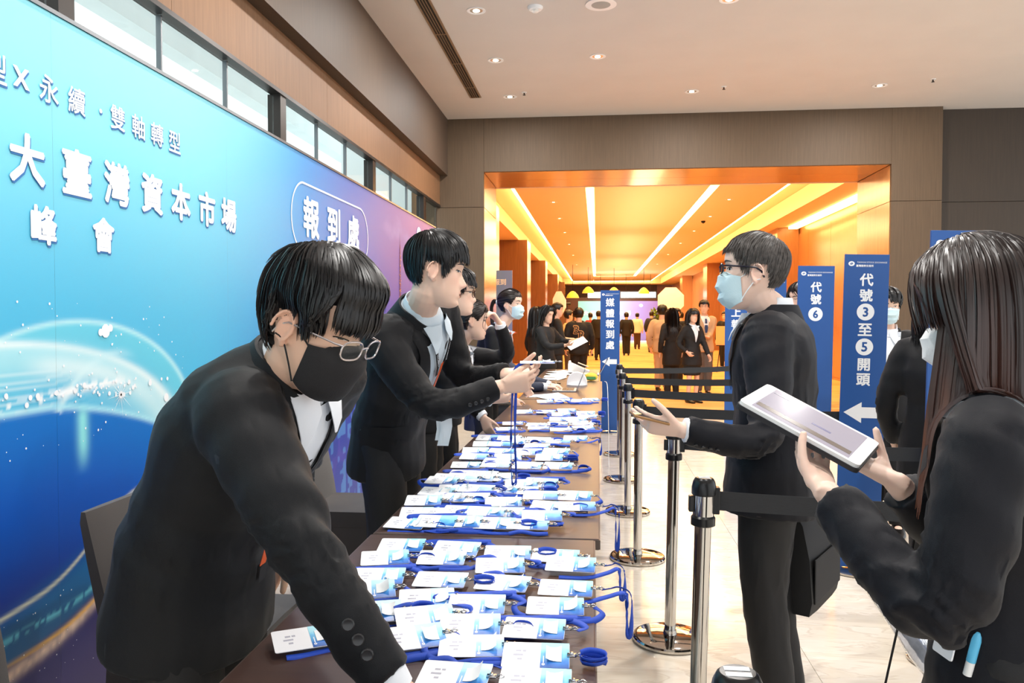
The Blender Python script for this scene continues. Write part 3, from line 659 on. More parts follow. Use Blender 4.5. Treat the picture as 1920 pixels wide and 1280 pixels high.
def badge(x, y, z, rz, tilt, i, label, group, lan=None, roll=0.0, coup=True):
    t = thing('name_badge', label, 'badge', (x, y, z), (tilt, roll, rz), group)
    t.scale = (.90, .88, 1)
    link('card', CARD, t); link('printed_panel', PRINT, t); link('print_lines', INK, t); link('emblem_print', LOGO, t)
    if coup: link('paper_coupon', COUPONS[i % 4], t)
    link('clip', CLIP, t); link('lanyard', lan or LANYARDS[i % 6], t)
    return t
T1 = [(-0.565, 2.274), (-0.581, 2.148), (-0.4, 2.256), (-0.425, 2.165), (-0.249, 2.233), (-0.256, 2.113), (-0.113, 2.216), (-0.067, 2.124), (-0.556, 1.992), (-0.554, 1.888), (-0.392, 1.981), (-0.232, 1.973), (-0.074, 1.951), (-0.398, 1.844), (-0.275, 1.818), (-0.093, 1.825), (-0.501, 1.745), (-0.377, 1.729), (-0.374, 1.6), (-0.271, 1.694), (-0.131, 1.688), (-0.25, 1.583), (-0.117, 1.551), (-0.261, 1.449), (-0.11, 1.438), (-0.598, 1.586)]
RZ1 = [0.06, 0.25, -0.06, 0.05, 0.05, 0.12, -0.04, -0.05, 0.12, 0.3, 0.0, -0.12, -0.03, 0.22, 0.06, 0.02, 0.3, 0.35, 0.4, 0.1, -0.02, 0.12, 0.03, -0.05, 0.0, 0.5]
rg = random.Random(11)
OV = [overhang(0.085, 0.055, 1), overhang(0.11, 0.075, 2), overhang(0.15, 0.06, 3)]
for i, ((x, y), rz) in enumerate(zip(T1, RZ1)):
    lan = OV[0] if i == 7 else OV[1] if i == 12 else None
    lab = 'name badge with its %s, on the black-masked man\'s table' % LAN_WORDS[i % 6]
    if i in (7, 12): lab = 'name badge whose blue lanyard loops over the edge of the table under the masked man' if i == 7 else 'name badge with a long lanyard loop hanging off the black-masked man\'s table'
    if i == 25: lab = 'single name badge beneath the sleeve of the man in black mask'
    badge(x, y, 0.758 + 0.006 * (i in (7, 18)), rz, rg.uniform(0.1, 0.2), i, lab, None if i in (7, 12, 25) else 'badges on the table of the man in black mask', lan)
T2 = [(-0.613, 2.53), (-0.516, 2.535), (-0.434, 2.54), (-0.325, 2.535), (-0.216, 2.53), (-0.599, 2.659), (-0.521, 2.646), (-0.453, 2.664), (-0.366, 2.632), (-0.306, 2.658), (-0.177, 2.60), (-0.625, 2.845), (-0.539, 2.893), (-0.455, 2.89), (-0.331, 2.831), (-0.166, 2.814), (-0.067, 2.792), (-0.607, 3.0), (-0.541, 3.03), (-0.457, 3.017), (-0.362, 3.041), (-0.286, 3.035), (-0.205, 2.953), (-0.082, 2.955), (-0.613, 3.275), (-0.556, 3.331), (-0.477, 3.291), (-0.408, 3.251), (-0.539, 3.192), (-0.475, 3.199), (-0.297, 3.159), (-0.221, 3.181), (-0.615, 3.153), (-0.589, 3.571), (-0.45, 3.556), (-0.307, 3.546), (-0.17, 3.561), (-0.585, 3.79), (-0.421, 3.786), (-0.225, 3.807), (-0.459, 3.681), (-0.603, 3.954), (-0.468, 3.932), (-0.332, 3.916), (-0.197, 3.895), (-0.585, 4.183), (-0.5, 4.141), (-0.309, 4.112), (-0.438, 4.224), (-0.598, 4.395), (-0.476, 4.353), (-0.316, 4.316), (-0.201, 4.275), (-0.116, 4.418)]
prev = []
for i, (x, y) in enumerate(T2):
    near = sum(1 for (a, b) in prev if abs(a - x) < 0.15 and abs(b - y) < 0.10); prev.append((x, y))
    lan = OV[2] if i == 16 else OV[0] if i == 53 else None
    lab = '%sname badge with its %s, before the tall young man' % ('coupon-free ' if i % 3 == 1 else '', LAN_WORDS[(i + 1) % 6])
    if i == 16: lab = 'name badge with two lanyard straps hanging over the edge of the crowded table'
    if i == 53: lab = 'name badge with lanyard trailing off the far corner of the crowded table'
    badge(x, y, 0.756 + 0.006 * min(near, 3) + 0.001 * (i % 3), rg.uniform(-0.14, 0.10), rg.uniform(0.1, 0.22), i + 1, lab, None if i in (16, 53) else 'overlapping badges before the tall young man', lan, coup=(i % 3 != 1))
T3 = [(-0.528, 5.025), (-0.537, 4.773), (-0.372, 4.981), (-0.35, 4.83), (-0.242, 4.995), (-0.209, 4.736), (-0.244, 5.266), (-0.078, 4.822), (-0.113, 5.10), (-0.081, 5.003), (-0.128, 5.234), (-0.518, 5.663), (-0.358, 5.68), (-0.245, 5.543), (-0.076, 5.627), (-0.062, 5.446), (-0.21, 5.67), (-0.41, 6.396), (-0.272, 6.443), (-0.138, 6.424), (-0.045, 6.504)]
prev = []
for i, (x, y) in enumerate(T3):
    near = sum(1 for (a, b) in prev if abs(a - x) < 0.15 and abs(b - y) < 0.10); prev.append((x, y))
    lab = 'name badge with its %s, beyond the hanging lanyard' % LAN_WORDS[(i + 2) % 6] if i < 17 else 'name badge in the row beside the seated typist\'s papers'
    badge(x, y, 0.756 + 0.006 * min(near, 3), rg.uniform(-0.1, 0.25), rg.uniform(0.06, 0.2), i + 2, lab, 'badges beyond the hanging lanyard' if i < 17 else 'badges beside the typist papers')

# ------------------------------------------------------------------ stanchions
POLE = MB().lathe([(0.0245, 0.03), (0.0245, 0.80)], n=28).mesh('pole', M['chrome'], True)
BASE = MB().lathe([(0.155, 0.0), (0.163, 0.004), (0.163, 0.014), (0.158, 0.021), (0.145, 0.025), (0.06, 0.03), (0.0, 0.031)], n=48).mesh('base', M['steel_base'], True)
RING = MB().lathe([(0.03, 0.80), (0.036, 0.803), (0.036, 0.826), (0.031, 0.832)], n=28).mesh('collar', M['black_plastic'], True)
HEAD = MB().lathe([(0.031, 0.832), (0.031, 0.895)], n=28).mesh('head_sleeve', M['chrome'], True)
CAP = MB().lathe([(0.034, 0.893), (0.0365, 0.896), (0.0365, 0.915), (0.033, 0.932), (0.028, 0.942), (0.024, 0.945)], n=28).mesh('cap', M['black_plastic'], True)
HUB = MB().lathe([(0.027, 0.03), (0.03, 0.031), (0.0275, 0.05)], n=28).mesh('base_collar', M['chrome'], True)
for me in (POLE, BASE, RING, HEAD, CAP, HUB): me.set_sharp_from_angle(angle=math.radians(35))
def stanchion(x, y, label, to=None, rot=(0, 0, 0), group='belt stanchions of the queue'):
    t = thing('belt_stanchion', label, 'stanchion', (x, y, 0), rot, group)
    link('base', BASE, t); link('base_collar', HUB, t); link('pole', POLE, t); link('collar', RING, t); link('head_sleeve', HEAD, t); link('cap', CAP, t)
    for k in (-1, 1): MB().box((-0.017, k * 0.009 - 0.006, 0.9451), (0.017, k * 0.009 + 0.006, 0.9456)).build('cap_patch', M['sign_white'], t)  # pair of small white patches on top of the cap
    a = math.atan2(to[1] - y, to[0] - x) if to else 0
    Mx = Matrix.Rotation(a, 4, 'Z')
    mb = MB(); mb.box((0.024, -0.016, 0.838), (0.046, 0.016, 0.918), Mx=Mx); mb.build('belt_slot', M['black_plastic'], t, bevel=0.003)
    mb = MB(); mb.box((-0.044, -0.012, 0.842), (-0.028, 0.012, 0.89), Mx=Mx); mb.build('belt_slot', M['black_plastic'], t, bevel=0.003)
    if to:
        Lg = math.hypot(to[0] - x, to[1] - y); mb = MB(); rows = []
        for k in range(13):
            u = k / 12; sag = -0.012 * math.sin(math.pi * u); px = 0.046 + (Lg - 0.046) * u
            rows.append([tuple(Mx @ V(p)) for p in ((px, -0.001, 0.848 + sag), (px, -0.001, 0.905 + sag), (px, 0.001, 0.905 + sag), (px, 0.001, 0.848 + sag))])
        mb.grid(rows, closed=True); mb.build('belt', M['belt'], t, smooth=False)
    return t
ROLL = math.radians(1.3)
stanchion(0.30, 2.43, 'chrome belt stanchion crossing in front of the man in the dark suit', (1.62, 2.46), (0, ROLL, 0), None)
stanchion(0.325, 3.55, 'chrome belt stanchion behind the outstretched hand of the suited man', (1.45, 3.45), (0, ROLL * .7, 0), None)
stanchion(0.243, 4.75, 'chrome belt stanchion by the fingertips of the suited man', (1.45, 4.66), (0, ROLL * .2, 0), None)
stanchion(0.228, 5.88, 'chrome belt stanchion next beyond the one at the suited man\'s fingertips', (1.45, 5.63), group=None)
stanchion(0.225, 7.05, 'chrome belt stanchion second before the blue media sign', (1.5, 7.06), group=None)
stanchion(0.237, 8.38, 'chrome belt stanchion closest to the blue media sign', (1.52, 8.96), group=None)
stanchion(0.19, 1.09, 'chrome stanchion with only its black cap showing by the suited man\'s legs', group=None)
stanchion(1.66, 2.46, 'chrome belt stanchion standing beyond the woman with the tablet', group=None)

# ------------------------------------------------------------------ blue signs
def disc(mb, cx_, cy_, r, Mx, n=28, mi=0): mb.add([tuple(Mx @ V((cx_ + r * math.cos(2*math.pi*k/n), cy_ + r * math.sin(2*math.pi*k/n), 0))) for k in range(n)], [tuple(range(n))], mi)
def sign(x, y, label, chars, arrow=None, rz=0.0, roll=0.0, top=1.775, ch_h=.066):
    t = thing('sign_stand', label, 'sign', (x, y, 0), (0, roll, rz), 'blue queue signs')
    MB().box((-0.119, -0.012, 0.03), (0.119, 0.0, top)).build('board', M['sign_blue'], t, bevel=0.001)
    MB().lathe([(0.14, 0.0), (0.146, 0.003), (0.146, 0.012), (0.135, 0.018), (0.02, 0.024)], c=(0, 0.02, 0), n=36).build('base', M['steel_base'], t, smooth=True)
    MB().tube([(0, 0.03, 0.02), (0, 0.03, 1.55)], 0.014, 12).build('post', M['chrome'], t, smooth=True)
    MB().box((-0.06, 0.001, 1.3), (0.06, 0.017, 1.36)).build('bracket', M['black_plastic'], t)
    Mx = Matrix(((1, 0, 0, 0), (0, 0, -1, -0.0128), (0, 1, 0, 0), (0, 0, 0, 1)))
    mb = MB()
    logo(mb, Mx @ Matrix.Translation((-0.083, top - 0.052, 0)), 0.0135)
    bold_text(mb, 'TAIWAN STOCK EXCHANGE', 0.0085, 0.026, top - 0.044, Mx); bold_text(mb, '臺灣證券交易所', 0.0125, -0.012, top - 0.063, Mx, 0.0004)
    mb.build('emblem_print', M['sign_white'], t)
    mb = MB(); mi_ = MB()
    for ch, z in chars:
        if ch.isdigit():
            disc(mb, 0, z, 0.047, Mx); mi_ = MB(); bold_text(mi_, ch, 0.05, 0, z, Mx, 0.002, dz=0.0006); mi_.build('numeral_print', M['sign_blue_ink'], t)
        else: bold_text(mb, ch, ch_h, 0, z, Mx, ch_h * .034)
    mb.build('lettering', M['sign_white'], t)
    if arrow:
        mb = MB(); a = arrow; mb.add([tuple(Mx @ V(p)) for p in ((-0.1, a, 0), (-0.004, a - 0.058, 0), (-0.004, a - 0.03, 0), (0.085, a - 0.03, 0), (0.085, a + 0.03, 0), (-0.004, a + 0.03, 0), (-0.004, a + 0.058, 0))], [(0, 1, 2, 3, 4, 5, 6)])
        mb.build('arrow_print', M['sign_white'], t)
    return t
def zc(ys, Y): return [1.42 + (597 - y) * Y / 1500 * 1.002 for y in ys]
sign(0.163, 10.0, 'blue sign for media check-in with a white arrow beside the registration tables', list(zip('媒體報到處', zc((567, 587, 606.5, 626, 646), 10.0))), zc((677,), 10)[0], top=1.77, ch_h=.1)
sign(1.52, 9.0, 'blue sign partly hidden behind the chin of the masked suited man', list(zip('線上報到處', zc((566, 585, 607, 629, 653), 8.9))), None, -0.02, ch_h=.095)
sign(1.50, 7.1, 'blue sign of which only a corner shows above a peeking head', [], None)
sign(1.447, 5.6, 'blue sign numbered six behind the suited man\'s shoulder', list(zip('代號6', zc((540, 562, 589), 5.57))), None, 0.0, math.radians(0.8))
sign(1.45, 4.63, 'blue sign reading three to five with a white arrow', list(zip('代號3至5開頭', zc((527, 555, 585, 617, 648, 680, 707), 4.6))), zc((767,), 4.6)[0], 0.0, math.radians(1.2))
sign(1.437, 3.42, 'blue sign hidden by the head of the woman with the tablet', [], None, 0.05, math.radians(0.8))

# ------------------------------------------------------------------ covered chairs
def chair(y, label, x=-1.42):
    t = thing('covered_chair', label, 'chair', (x, y, 0), (0, 0, 0), 'covered chairs behind the tables')
    def slab(name, rows, m):   # rows of cross-sections (closed loops)
        mb = MB(); mb.grid(rows, closed=True); n = len(rows[0]); mb.add(list(rows[0]) + list(rows[-1]), [tuple(range(n)), tuple(reversed(range(n, 2*n)))]); return mb.build(name, M[m], t, smooth=True, weld=True)
    def sec(cx_, z, hw, th):
        return [(cx_ + th * sgn_x * (1 - abs(k) ** 4 * 0.4), hw * k, z) for sgn_x, ks in ((1, (-1, -.9, -.5, 0, .5, .9, 1)), (-1, (1, .9, .5, 0, -.5, -.9, -1))) for k in ks]
    slab('backrest', [sec(0.0, 0.44, 0.215, 0.03), sec(-0.02, 0.55, 0.222, 0.03), sec(-0.05, 0.7, 0.226, 0.026), sec(-0.075, 0.82, 0.225, 0.02), sec(-0.082, 0.85, 0.217, 0.011)], 'chair_cover')
    slab('seat', [[(0.44 * u + 0.0, 0.22 * k, z_ + 0.46 - 0.03) for k, z_ in ((-1, 0), (-.97, .045), (-.5, .055), (0, .058), (.5, .055), (.97, .045), (1, 0), (1, -.03), (-1, -.03))] for u in (0, 0.05, .5, .93, 1)], 'chair_cover')
    mb = MB(); n = 14   # cloth skirt to the floor
    def loop(z, e): return [(0.22 + (0.23 + e) * sx * (1 if abs(sx) == 1 else 1), (0.215 + e) * sy, z) for sx, sy in [(-1, -1), (-.5, -1), (0, -1), (.5, -1), (1, -1), (1, -.5), (1, 0), (1, .5), (1, 1), (.5, 1), (0, 1), (-.5, 1), (-1, 1), (-1, 0)]]
    mb.grid([loop(0.012, 0.02), loop(0.2, 0.012), loop(0.4, 0.004)], closed=True); mb.build('skirt', M['chair_cover'], t, smooth=True)
    for sx in (0.02, 0.42):
        for sy in (-0.18, 0.18): MB().tube([(sx, sy, 0.42), (sx, sy, 0.0)], 0.012, 8).build('leg', M['dark_metal'], t, smooth=True)
    return t
chair(1.69, 'dark cloth covered chair cut off behind the man in black mask', -1.53)
chair(2.41, 'dark cloth covered chair right behind the leaning man in black mask')
chair(3.99, 'dark cloth covered chair between the masked man and the tall young man')

# ------------------------------------------------------------------ things on the far tables
M['silver'] = mat('laptop_aluminium', L(190, 192, 196), 0.3, metal=0.8)
M['screen'] = mat('dark_screen', L(30, 34, 40), 0.1)
M['keys'] = mat('laptop_keys', L(45, 46, 50), 0.5)
M['paper'] = mat('white_paper', L(244, 242, 238), 0.8)
M['yellow'] = mat('yellow_print', L(226, 196, 60), 0.6); M['green'] = mat('green_print', L(80, 150, 90), 0.6)
M['acrylic'] = mat('clear_acrylic', L(235, 240, 242), 0.05, trans=1.0, ior=1.3)
def laptop(x, y, label, ang=105, w=0.31, scr='screen'):   # user sits at -X, screen faces -X
    t = thing('laptop', label, 'laptop', (x, y, 0.741))
    MB().box((-0.11, -w/2, 0), (0.11, w/2, 0.014)).build('deck', M['silver'], t, bevel=0.003)
    kb = MB().box((-0.02, -w/2 + 0.02, 0.0141), (0.09, w/2 - 0.02, 0.0145)).build('keyboard', M['keys'], t)
    for i in range(4):
        for j in range(11): MB().box((0.066 - i * 0.026, -w/2 + 0.024 + j * 0.0245, 0.0146), (0.086 - i * 0.026, -w/2 + 0.044 + j * 0.0245, 0.0162)).build('key', M['dark_metal'], kb)
    MB().box((-0.09, -0.05, 0.0141), (-0.03, 0.05, 0.0146)).build('trackpad', M['silver'], t)
    Mx = Matrix.Translation((0.112, 0, 0.012)) @ Matrix.Rotation(math.radians(ang - 90), 4, 'Y')
    ld = MB().box((0, -w/2, 0), (0.007, w/2, 0.215), Mx=Mx).build('lid', M['silver'], t, bevel=0.002)
    MB().box((-0.0008, -w/2 + 0.012, 0.015), (-0.0001, w/2 - 0.012, 0.203), Mx=Mx).build('screen', M[scr], ld)
    return t
laptop(-0.30, 7.55, 'open silver laptop with typing hands on it', 112)
laptop(-0.08, 9.75, 'open laptop with raised lid beside the media sign', 118)
t = thing('dome_router', 'white half-round device standing on the table behind the laptop', 'router', (-0.20, 8.2, 0.741))
mb = MB(); pr = [(0.105 * math.cos(math.pi * k / 16), 0.135 * math.sin(math.pi * k / 16) ** 0.8) for k in range(17)]
mb.grid([[(0.97 * x_, -0.035, 0.97 * z_) for x_, z_ in pr], [(x_, -0.028, z_) for x_, z_ in pr], [(x_, 0.028, z_) for x_, z_ in pr], [(0.97 * x_, 0.035, 0.97 * z_) for x_, z_ in pr]])
mb.add([(0.97 * x_, -0.035, 0.97 * z_) for x_, z_ in pr], [tuple(range(17))]); mb.add([(0.97 * x_, 0.035, 0.97 * z_) for x_, z_ in pr], [tuple(reversed(range(17)))])
mb.build('shell', M['white'], t, smooth=True); MB().lathe([(0.1, 0), (0.1, 0.006), (0.09, 0.008)], n=24).build('foot', M['white'], t, smooth=True)
t = thing('desk_phone', 'white desk phone with sloping front on the table near the media sign', 'phone', (-0.22, 10.2, 0.741))
MB().add([(-0.14, -0.1, 0), (0.13, -0.1, 0), (0.13, 0.1, 0), (-0.14, 0.1, 0), (-0.14, -0.1, 0.11), (-0.1, -0.1, 0.115), (0.13, -0.1, 0.02), (-0.14, 0.1, 0.11), (-0.1, 0.1, 0.115), (0.13, 0.1, 0.02)], [(0, 1, 6, 5, 4), (3, 7, 8, 9, 2), (0, 4, 7, 3), (1, 2, 9, 6), (4, 5, 8, 7), (5, 6, 9, 8), (0, 3, 2, 1)]).build('body', M['offwhite'], t, bevel=0.004)
MB().box((-0.06, -0.06, 0.10), (0.08, 0.06, 0.108), Mx=Matrix.Rotation(math.radians(22), 4, 'Y')).build('keypad', M['silver'], t)
MB().tube([(-0.12, -0.08, 0.115), (-0.12, -0.04, 0.13), (-0.12, 0.04, 0.13), (-0.12, 0.08, 0.115)], 0.017, 8).build('handset', M['white'], t, smooth=True)
def paper_sheet(x, y, z, w_, d_, rz, label, group=None, curl=0.0):
    mb = MB(); rows = []
    for i in range(5):
        rows.append([(w_ * (j / 4 - .5), d_ * (i / 4 - .5), curl * (j / 4) ** 2 * (i / 4)) for j in range(5)])
    mb.grid(rows); mb.grid([[(a, b, c - 0.001) for a, b, c in reversed(r_)] for r_ in rows])
    o = mb.build('paper_sheet', M['paper'], smooth=True, loc=(x, y, z), rot=(0, 0, rz)); tag(o, label, 'paper', group); return o
for k in range(4): paper_sheet(-0.50 + 0.02 * k, 9.0 + 0.35 * k, 0.742 + 0.003 * k, 0.26, 0.30, 0.3 * k - 0.3, ['white document sheet at the bottom of the loose stack before the desk phone', 'white document sheet second from the bottom of the loose stack', 'white document sheet just under the top one of the loose stack', 'white document sheet on top of the loose stack by the desk phone'][k], None, 0.012)
paper_sheet(-0.47, 6.98, 0.743, 0.30, 0.21, 0.15, 'white sheets lying beside the typing hands', None, 0.02)
paper_sheet(-0.36, 6.80, 0.745, 0.21, 0.28, 0.5, 'white leaflet overlapping the sheets next to the badges', None, 0.03)
t = thing('snack_bag', 'yellow and green packet beside the white dome device', 'packet', (-0.06, 8.75, 0.741))
mb = MB(); mb.ellipsoid((0, 0, 0.045), (0.07, 0.05, 0.045)); mb.build('packet_body', M['yellow'], t, smooth=True); MB().box((-0.05, -0.052, 0.02), (0.05, -0.044, 0.05)).build('label_band', M['green'], t)
t = thing('acrylic_holder', 'clear acrylic leaflet stand next to the laptop', 'stand', (-0.42, 8.3, 0.741))
MB().box((-0.05, -0.05, 0), (0.05, 0.05, 0.006)).build('foot', M['acrylic'], t); MB().box((-0.004, -0.05, 0.006), (0.002, 0.05, 0.15)).build('upright', M['acrylic'], t)
mb = MB(); mb.tube(spline([(0.085, 8.7, 0.742), (0.11, 8.4, 0.73), (0.115, 8.1, 0.55), (0.118, 7.9, 0.3), (0.12, 7.7, 0.004), (0.13, 7.2, 0.004)], 6), 0.003, 6)
tag(mb.build('power_cord', M['offwhite'], smooth=True), 'thin pale power cord running off the table edge beside the media sign', 'cord')
# ------------------------------------------------------------------ people: materials
M['skin'] = vcol_mat('skin', 0.42, 0.35, sss=0.12)
M['suit_black'] = mat('suit_black', L(17, 17, 20), 0.62, spec=0.26, var=0.12, vscale=3, bump=0.25, bscale=900, sheen=0.04)
M['suit_charcoal'] = mat('suit_charcoal', L(20, 21, 24), 0.6, spec=0.26, var=0.12, vscale=3, bump=0.25, bscale=900, sheen=0.04)
M['suit_navy'] = mat('suit_navy', L(18, 19, 26), 0.6, spec=0.26, var=0.1, vscale=3, bump=0.25, bscale=900, sheen=0.04)
M['suit_blue'] = mat('suit_blue', L(40, 46, 66), 0.65, bump=0.2, bscale=900)
M['trouser_black'] = mat('trouser_black', L(15, 15, 18), 0.6, var=0.1, vscale=4, bump=0.2, bscale=900)
M['shirt_white'] = mat('shirt_white', L(232, 236, 242), 0.7, bump=0.15, bscale=600)
M['shirt_blue'] = mat('shirt_pale_blue', L(206, 220, 230), 0.7, bump=0.15, bscale=600)
M['hair_black'] = mat('hair_black', L(22, 20, 21), 0.36, spec=0.55, var=0.4, vscale=60, stretch=(1, 1, 0.2))
M['hair_soft'] = mat('hair_dark_brown', L(36, 27, 24), 0.38, spec=0.5, var=0.4, vscale=60, stretch=(1, 1, 0.2))
M['hair_grey'] = mat('hair_greying', L(74, 69, 66), 0.45, spec=0.4, var=0.5, vscale=80)
M['eye_white'] = mat('eye_white', L(225, 218, 214), 0.2); M['eye_dark'] = mat('eye_iris', L(26, 18, 15), 0.12)
M['mouth'] = mat('mouth_inside', L(96, 40, 40), 0.4)
M['mask_blue'] = mat('surgical_mask_blue', L(200, 226, 234), 0.75, bump=0.3, bscale=400)
M['mask_black'] = mat('black_mask', L(34, 32, 33), 0.8, bump=0.3, bscale=400)
M['mask_white'] = mat('white_mask', L(236, 238, 240), 0.75, bump=0.2, bscale=400)
M['frame_dark'] = mat('glasses_dark', L(26, 26, 40), 0.2); M['frame_brown'] = mat('glasses_brown', L(70, 42, 32), 0.25)
M['frame_silver'] = mat('glasses_silver', L(205, 196, 196), 0.2, metal=0.7)
M['lens'] = M['glass']
M['strap_black'] = mat('lanyard_black', L(22, 22, 24), 0.6); M['strap_orange'] = mat('lanyard_orange', L(232, 96, 38), 0.55)
M['button'] = mat('button_dark', L(44, 44, 46), 0.25); M['leather'] = mat('shoe_leather', L(20, 18, 18), 0.3)
SKIN = {'fair': (236, 198, 176), 'warm': (226, 184, 158), 'tan': (206, 160, 132), 'pale': (240, 206, 188)}

# ------------------------------------------------------------------ people: mesh tools
def resolve(mb, voxel, smooth_it=4, dec=None, name='body'):
    """fuse overlapping closed pieces into one continuous surface"""
    me = mb.mesh(name, []); o = bpy.data.objects.new('tmp', me); COL.objects.link(o)
    r = o.modifiers.new('r', 'REMESH'); r.mode = 'VOXEL'; r.voxel_size = voxel; r.adaptivity = 0.0
    if smooth_it: s = o.modifiers.new('s', 'SMOOTH'); s.factor = 0.5; s.iterations = smooth_it
    if dec: d = o.modifiers.new('d', 'DECIMATE'); d.ratio = dec
    dg = bpy.context.evaluated_depsgraph_get(); out = bpy.data.meshes.new_from_object(o.evaluated_get(dg)); out.name = name
    bpy.data.objects.remove(o); bpy.data.meshes.remove(me)
    out.polygons.foreach_set('use_smooth', [True] * len(out.polygons)); return out
def coords(me):
    c = np.zeros(len(me.vertices) * 3); me.vertices.foreach_get('co', c); return c.reshape(-1, 3)
def set_coords(me, c): me.vertices.foreach_set('co', c.ravel()); me.update()
def normals(me):
    n = np.zeros(len(me.vertices) * 3); me.vertices.foreach_get('normal', n); return n.reshape(-1, 3)
def bvh_of(me): return BVHTree.FromPolygons([v.co[:] for v in me.vertices], [p.vertices[:] for p in me.polygons])
def nrm(v): v = V(v); return v.normalized()
def lerp(a, b, t): return a + (b - a) * t
def ring_loft(mb, rings, n=20, power=2.0):
    """rings: (centre, axis_a, axis_b, half_a, half_b)"""
    rows = []
    for c, a, b, ha, hb in rings:
        row = []
        for k in range(n):
            t = 2 * math.pi * k / n; ct, st = math.cos(t), math.sin(t)
            ct = math.copysign(abs(ct) ** (2 / power), ct); st = math.copysign(abs(st) ** (2 / power), st)
            row.append(tuple(c + a * (ha * ct) + b * (hb * st)))
        rows.append(row)
    mb.grid(rows, closed=True); m = len(rows)
    mb.add(rows[0], [tuple(reversed(range(n)))]); mb.add(rows[-1], [tuple(range(n))])
def limb(mb, pts, rad, n=14, sub=6):
    """tapering limb with a softly rounded bend"""
    P = spline(pts, sub); m = len(P); R = [float(np.interp(i / (m - 1), np.linspace(0, 1, len(rad)), rad)) for i in range(m)]
    mb.tube(P, R, n)

# head profile tables (z, front y, back y, half width), metres in the head frame: x right, y forward, z up
HZ = [-.124, -.118, -.106, -.092, -.077, -.062, -.046, -.03, -.015, 0, .016, .032, .05, .07, .088, .103, .113, .118]
HF = [.058, .076, .087, .085, .088, .086, .084, .082, .080, .080, .086, .091, .089, .081, .066, .045, .022, .0]
HB = [.022, -.004, -.02, -.03, -.045, -.060, -.073, -.084, -.092, -.097, -.101, -.103, -.102, -.094, -.079, -.056, -.031, -.008]
HW = [.020, .034, .045, .053, .058, .062, .065, .068, .070, .072, .074, .076, .076, .071, .061, .044, .026, .008]
def head_points(fem=False, nz=46, na=72, wide=1.0):
    zs = np.interp(np.linspace(0, 1, nz), np.linspace(0, 1, len(HZ)), HZ); P = np.zeros((nz, na, 3))
    a = np.linspace(0, 2 * math.pi, na, endpoint=False)
    for i, z in enumerate(zs):
        f, b, w_ = np.interp(z, HZ, HF), np.interp(z, HZ, HB), np.interp(z, HZ, HW) * wide
        c = (f + b) / 2; h = (f - b) / 2; e = 2 / 2.25
        P[i, :, 0] = w_ * np.sign(np.sin(a)) * np.abs(np.sin(a)) ** e; P[i, :, 1] = c + h * np.sign(np.cos(a)) * np.abs(np.cos(a)) ** e; P[i, :, 2] = z
    X, Y, Z = P[..., 0].copy(), P[..., 1].copy(), P[..., 2].copy()
    front = np.clip((Y - 0.02) / 0.04, 0, 1)
    def g(x0, z0, sx, sz, amp): return amp * np.exp(-((X - x0) / sx) ** 2 - ((Z - z0) / sz) ** 2) * front
    def g2(x0, z0, sx, sz, amp): return g(x0, z0, sx, sz, amp) + g(-x0, z0, sx, sz, amp)
    nb = np.interp(Z, [-.060, -.054, -.047, -.040, -.034, -.02, -.005, .012], [0, .006, .019, .026, .024, .014, .005, 0]) * (0.9 if fem else 1.0)
    nw = np.interp(Z, [-.055, -.042, -.03, -.01, .01], [.013, .0125, .0095, .0075, .009])
    d = nb * np.exp(-(X / nw) ** 2) * front
    d += g2(.0145, -.045, .007, .007, .007) + g2(.033, .004, .013, .010, -.010) + g2(.032, .001, .011, .006, .0045) + g2(.03, .024, .02, .007, .0025 if not fem else .001)
    d += g(0, -.0675, .019, .0045, .0055) + g(0, -.081, .016, .005, .006) + g(0, -.0742, .022, .0022, -.003) + g(0, -.093, .02, .005, -.003) + g(0, -.11, .016, .01, .003)
    d += g2(.05, -.022, .016, .018, .003) + g(0, -.059, .006, .006, -.0015)
    P[..., 1] += d
    return P
def head_into(mb, Mh, fem=False, wide=1.0):
    P = head_points(fem, wide=wide); nz, na = P.shape[:2]
    rows = [[tuple(Mh @ V(P[i, k])) for k in range(na)] for i in range(nz)]
    mb.grid(rows, closed=True); mb.add(rows[0], [tuple(range(na))]); mb.add(rows[-1], [tuple(reversed(range(na)))])
    for s in (-1, 1):   # ears: plate, rim and lobe
        R = Matrix.Rotation(s * 0.35, 3, 'Z') @ Matrix.Rotation(-0.18, 3, 'X')
        def E(c, r, rot=R): 
            t = MB(); t.ellipsoid((0, 0, 0), r, rot, 12, 8); mb.add([tuple(Mh @ (V(p) + V(c))) for p in t.v], t.f)
        E((s * .076, -.012, -.012), (.006, .016, .029))
        pts = [R @ V((s * .006, .012 * math.cos(t) - .002 + .006 * math.cos(t), .030 * math.sin(t))) + V((s * .079, -.012, -.012)) for t in np.linspace(-0.9, 3.5, 12)]
        mb.tube([Mh @ p for p in pts], .0036 * Mh.to_scale()[0], 8); E((s * .077, -.006, -.040), (.005, .008, .009)); E((s * .076, .004, -.016), (.004, .004, .008))
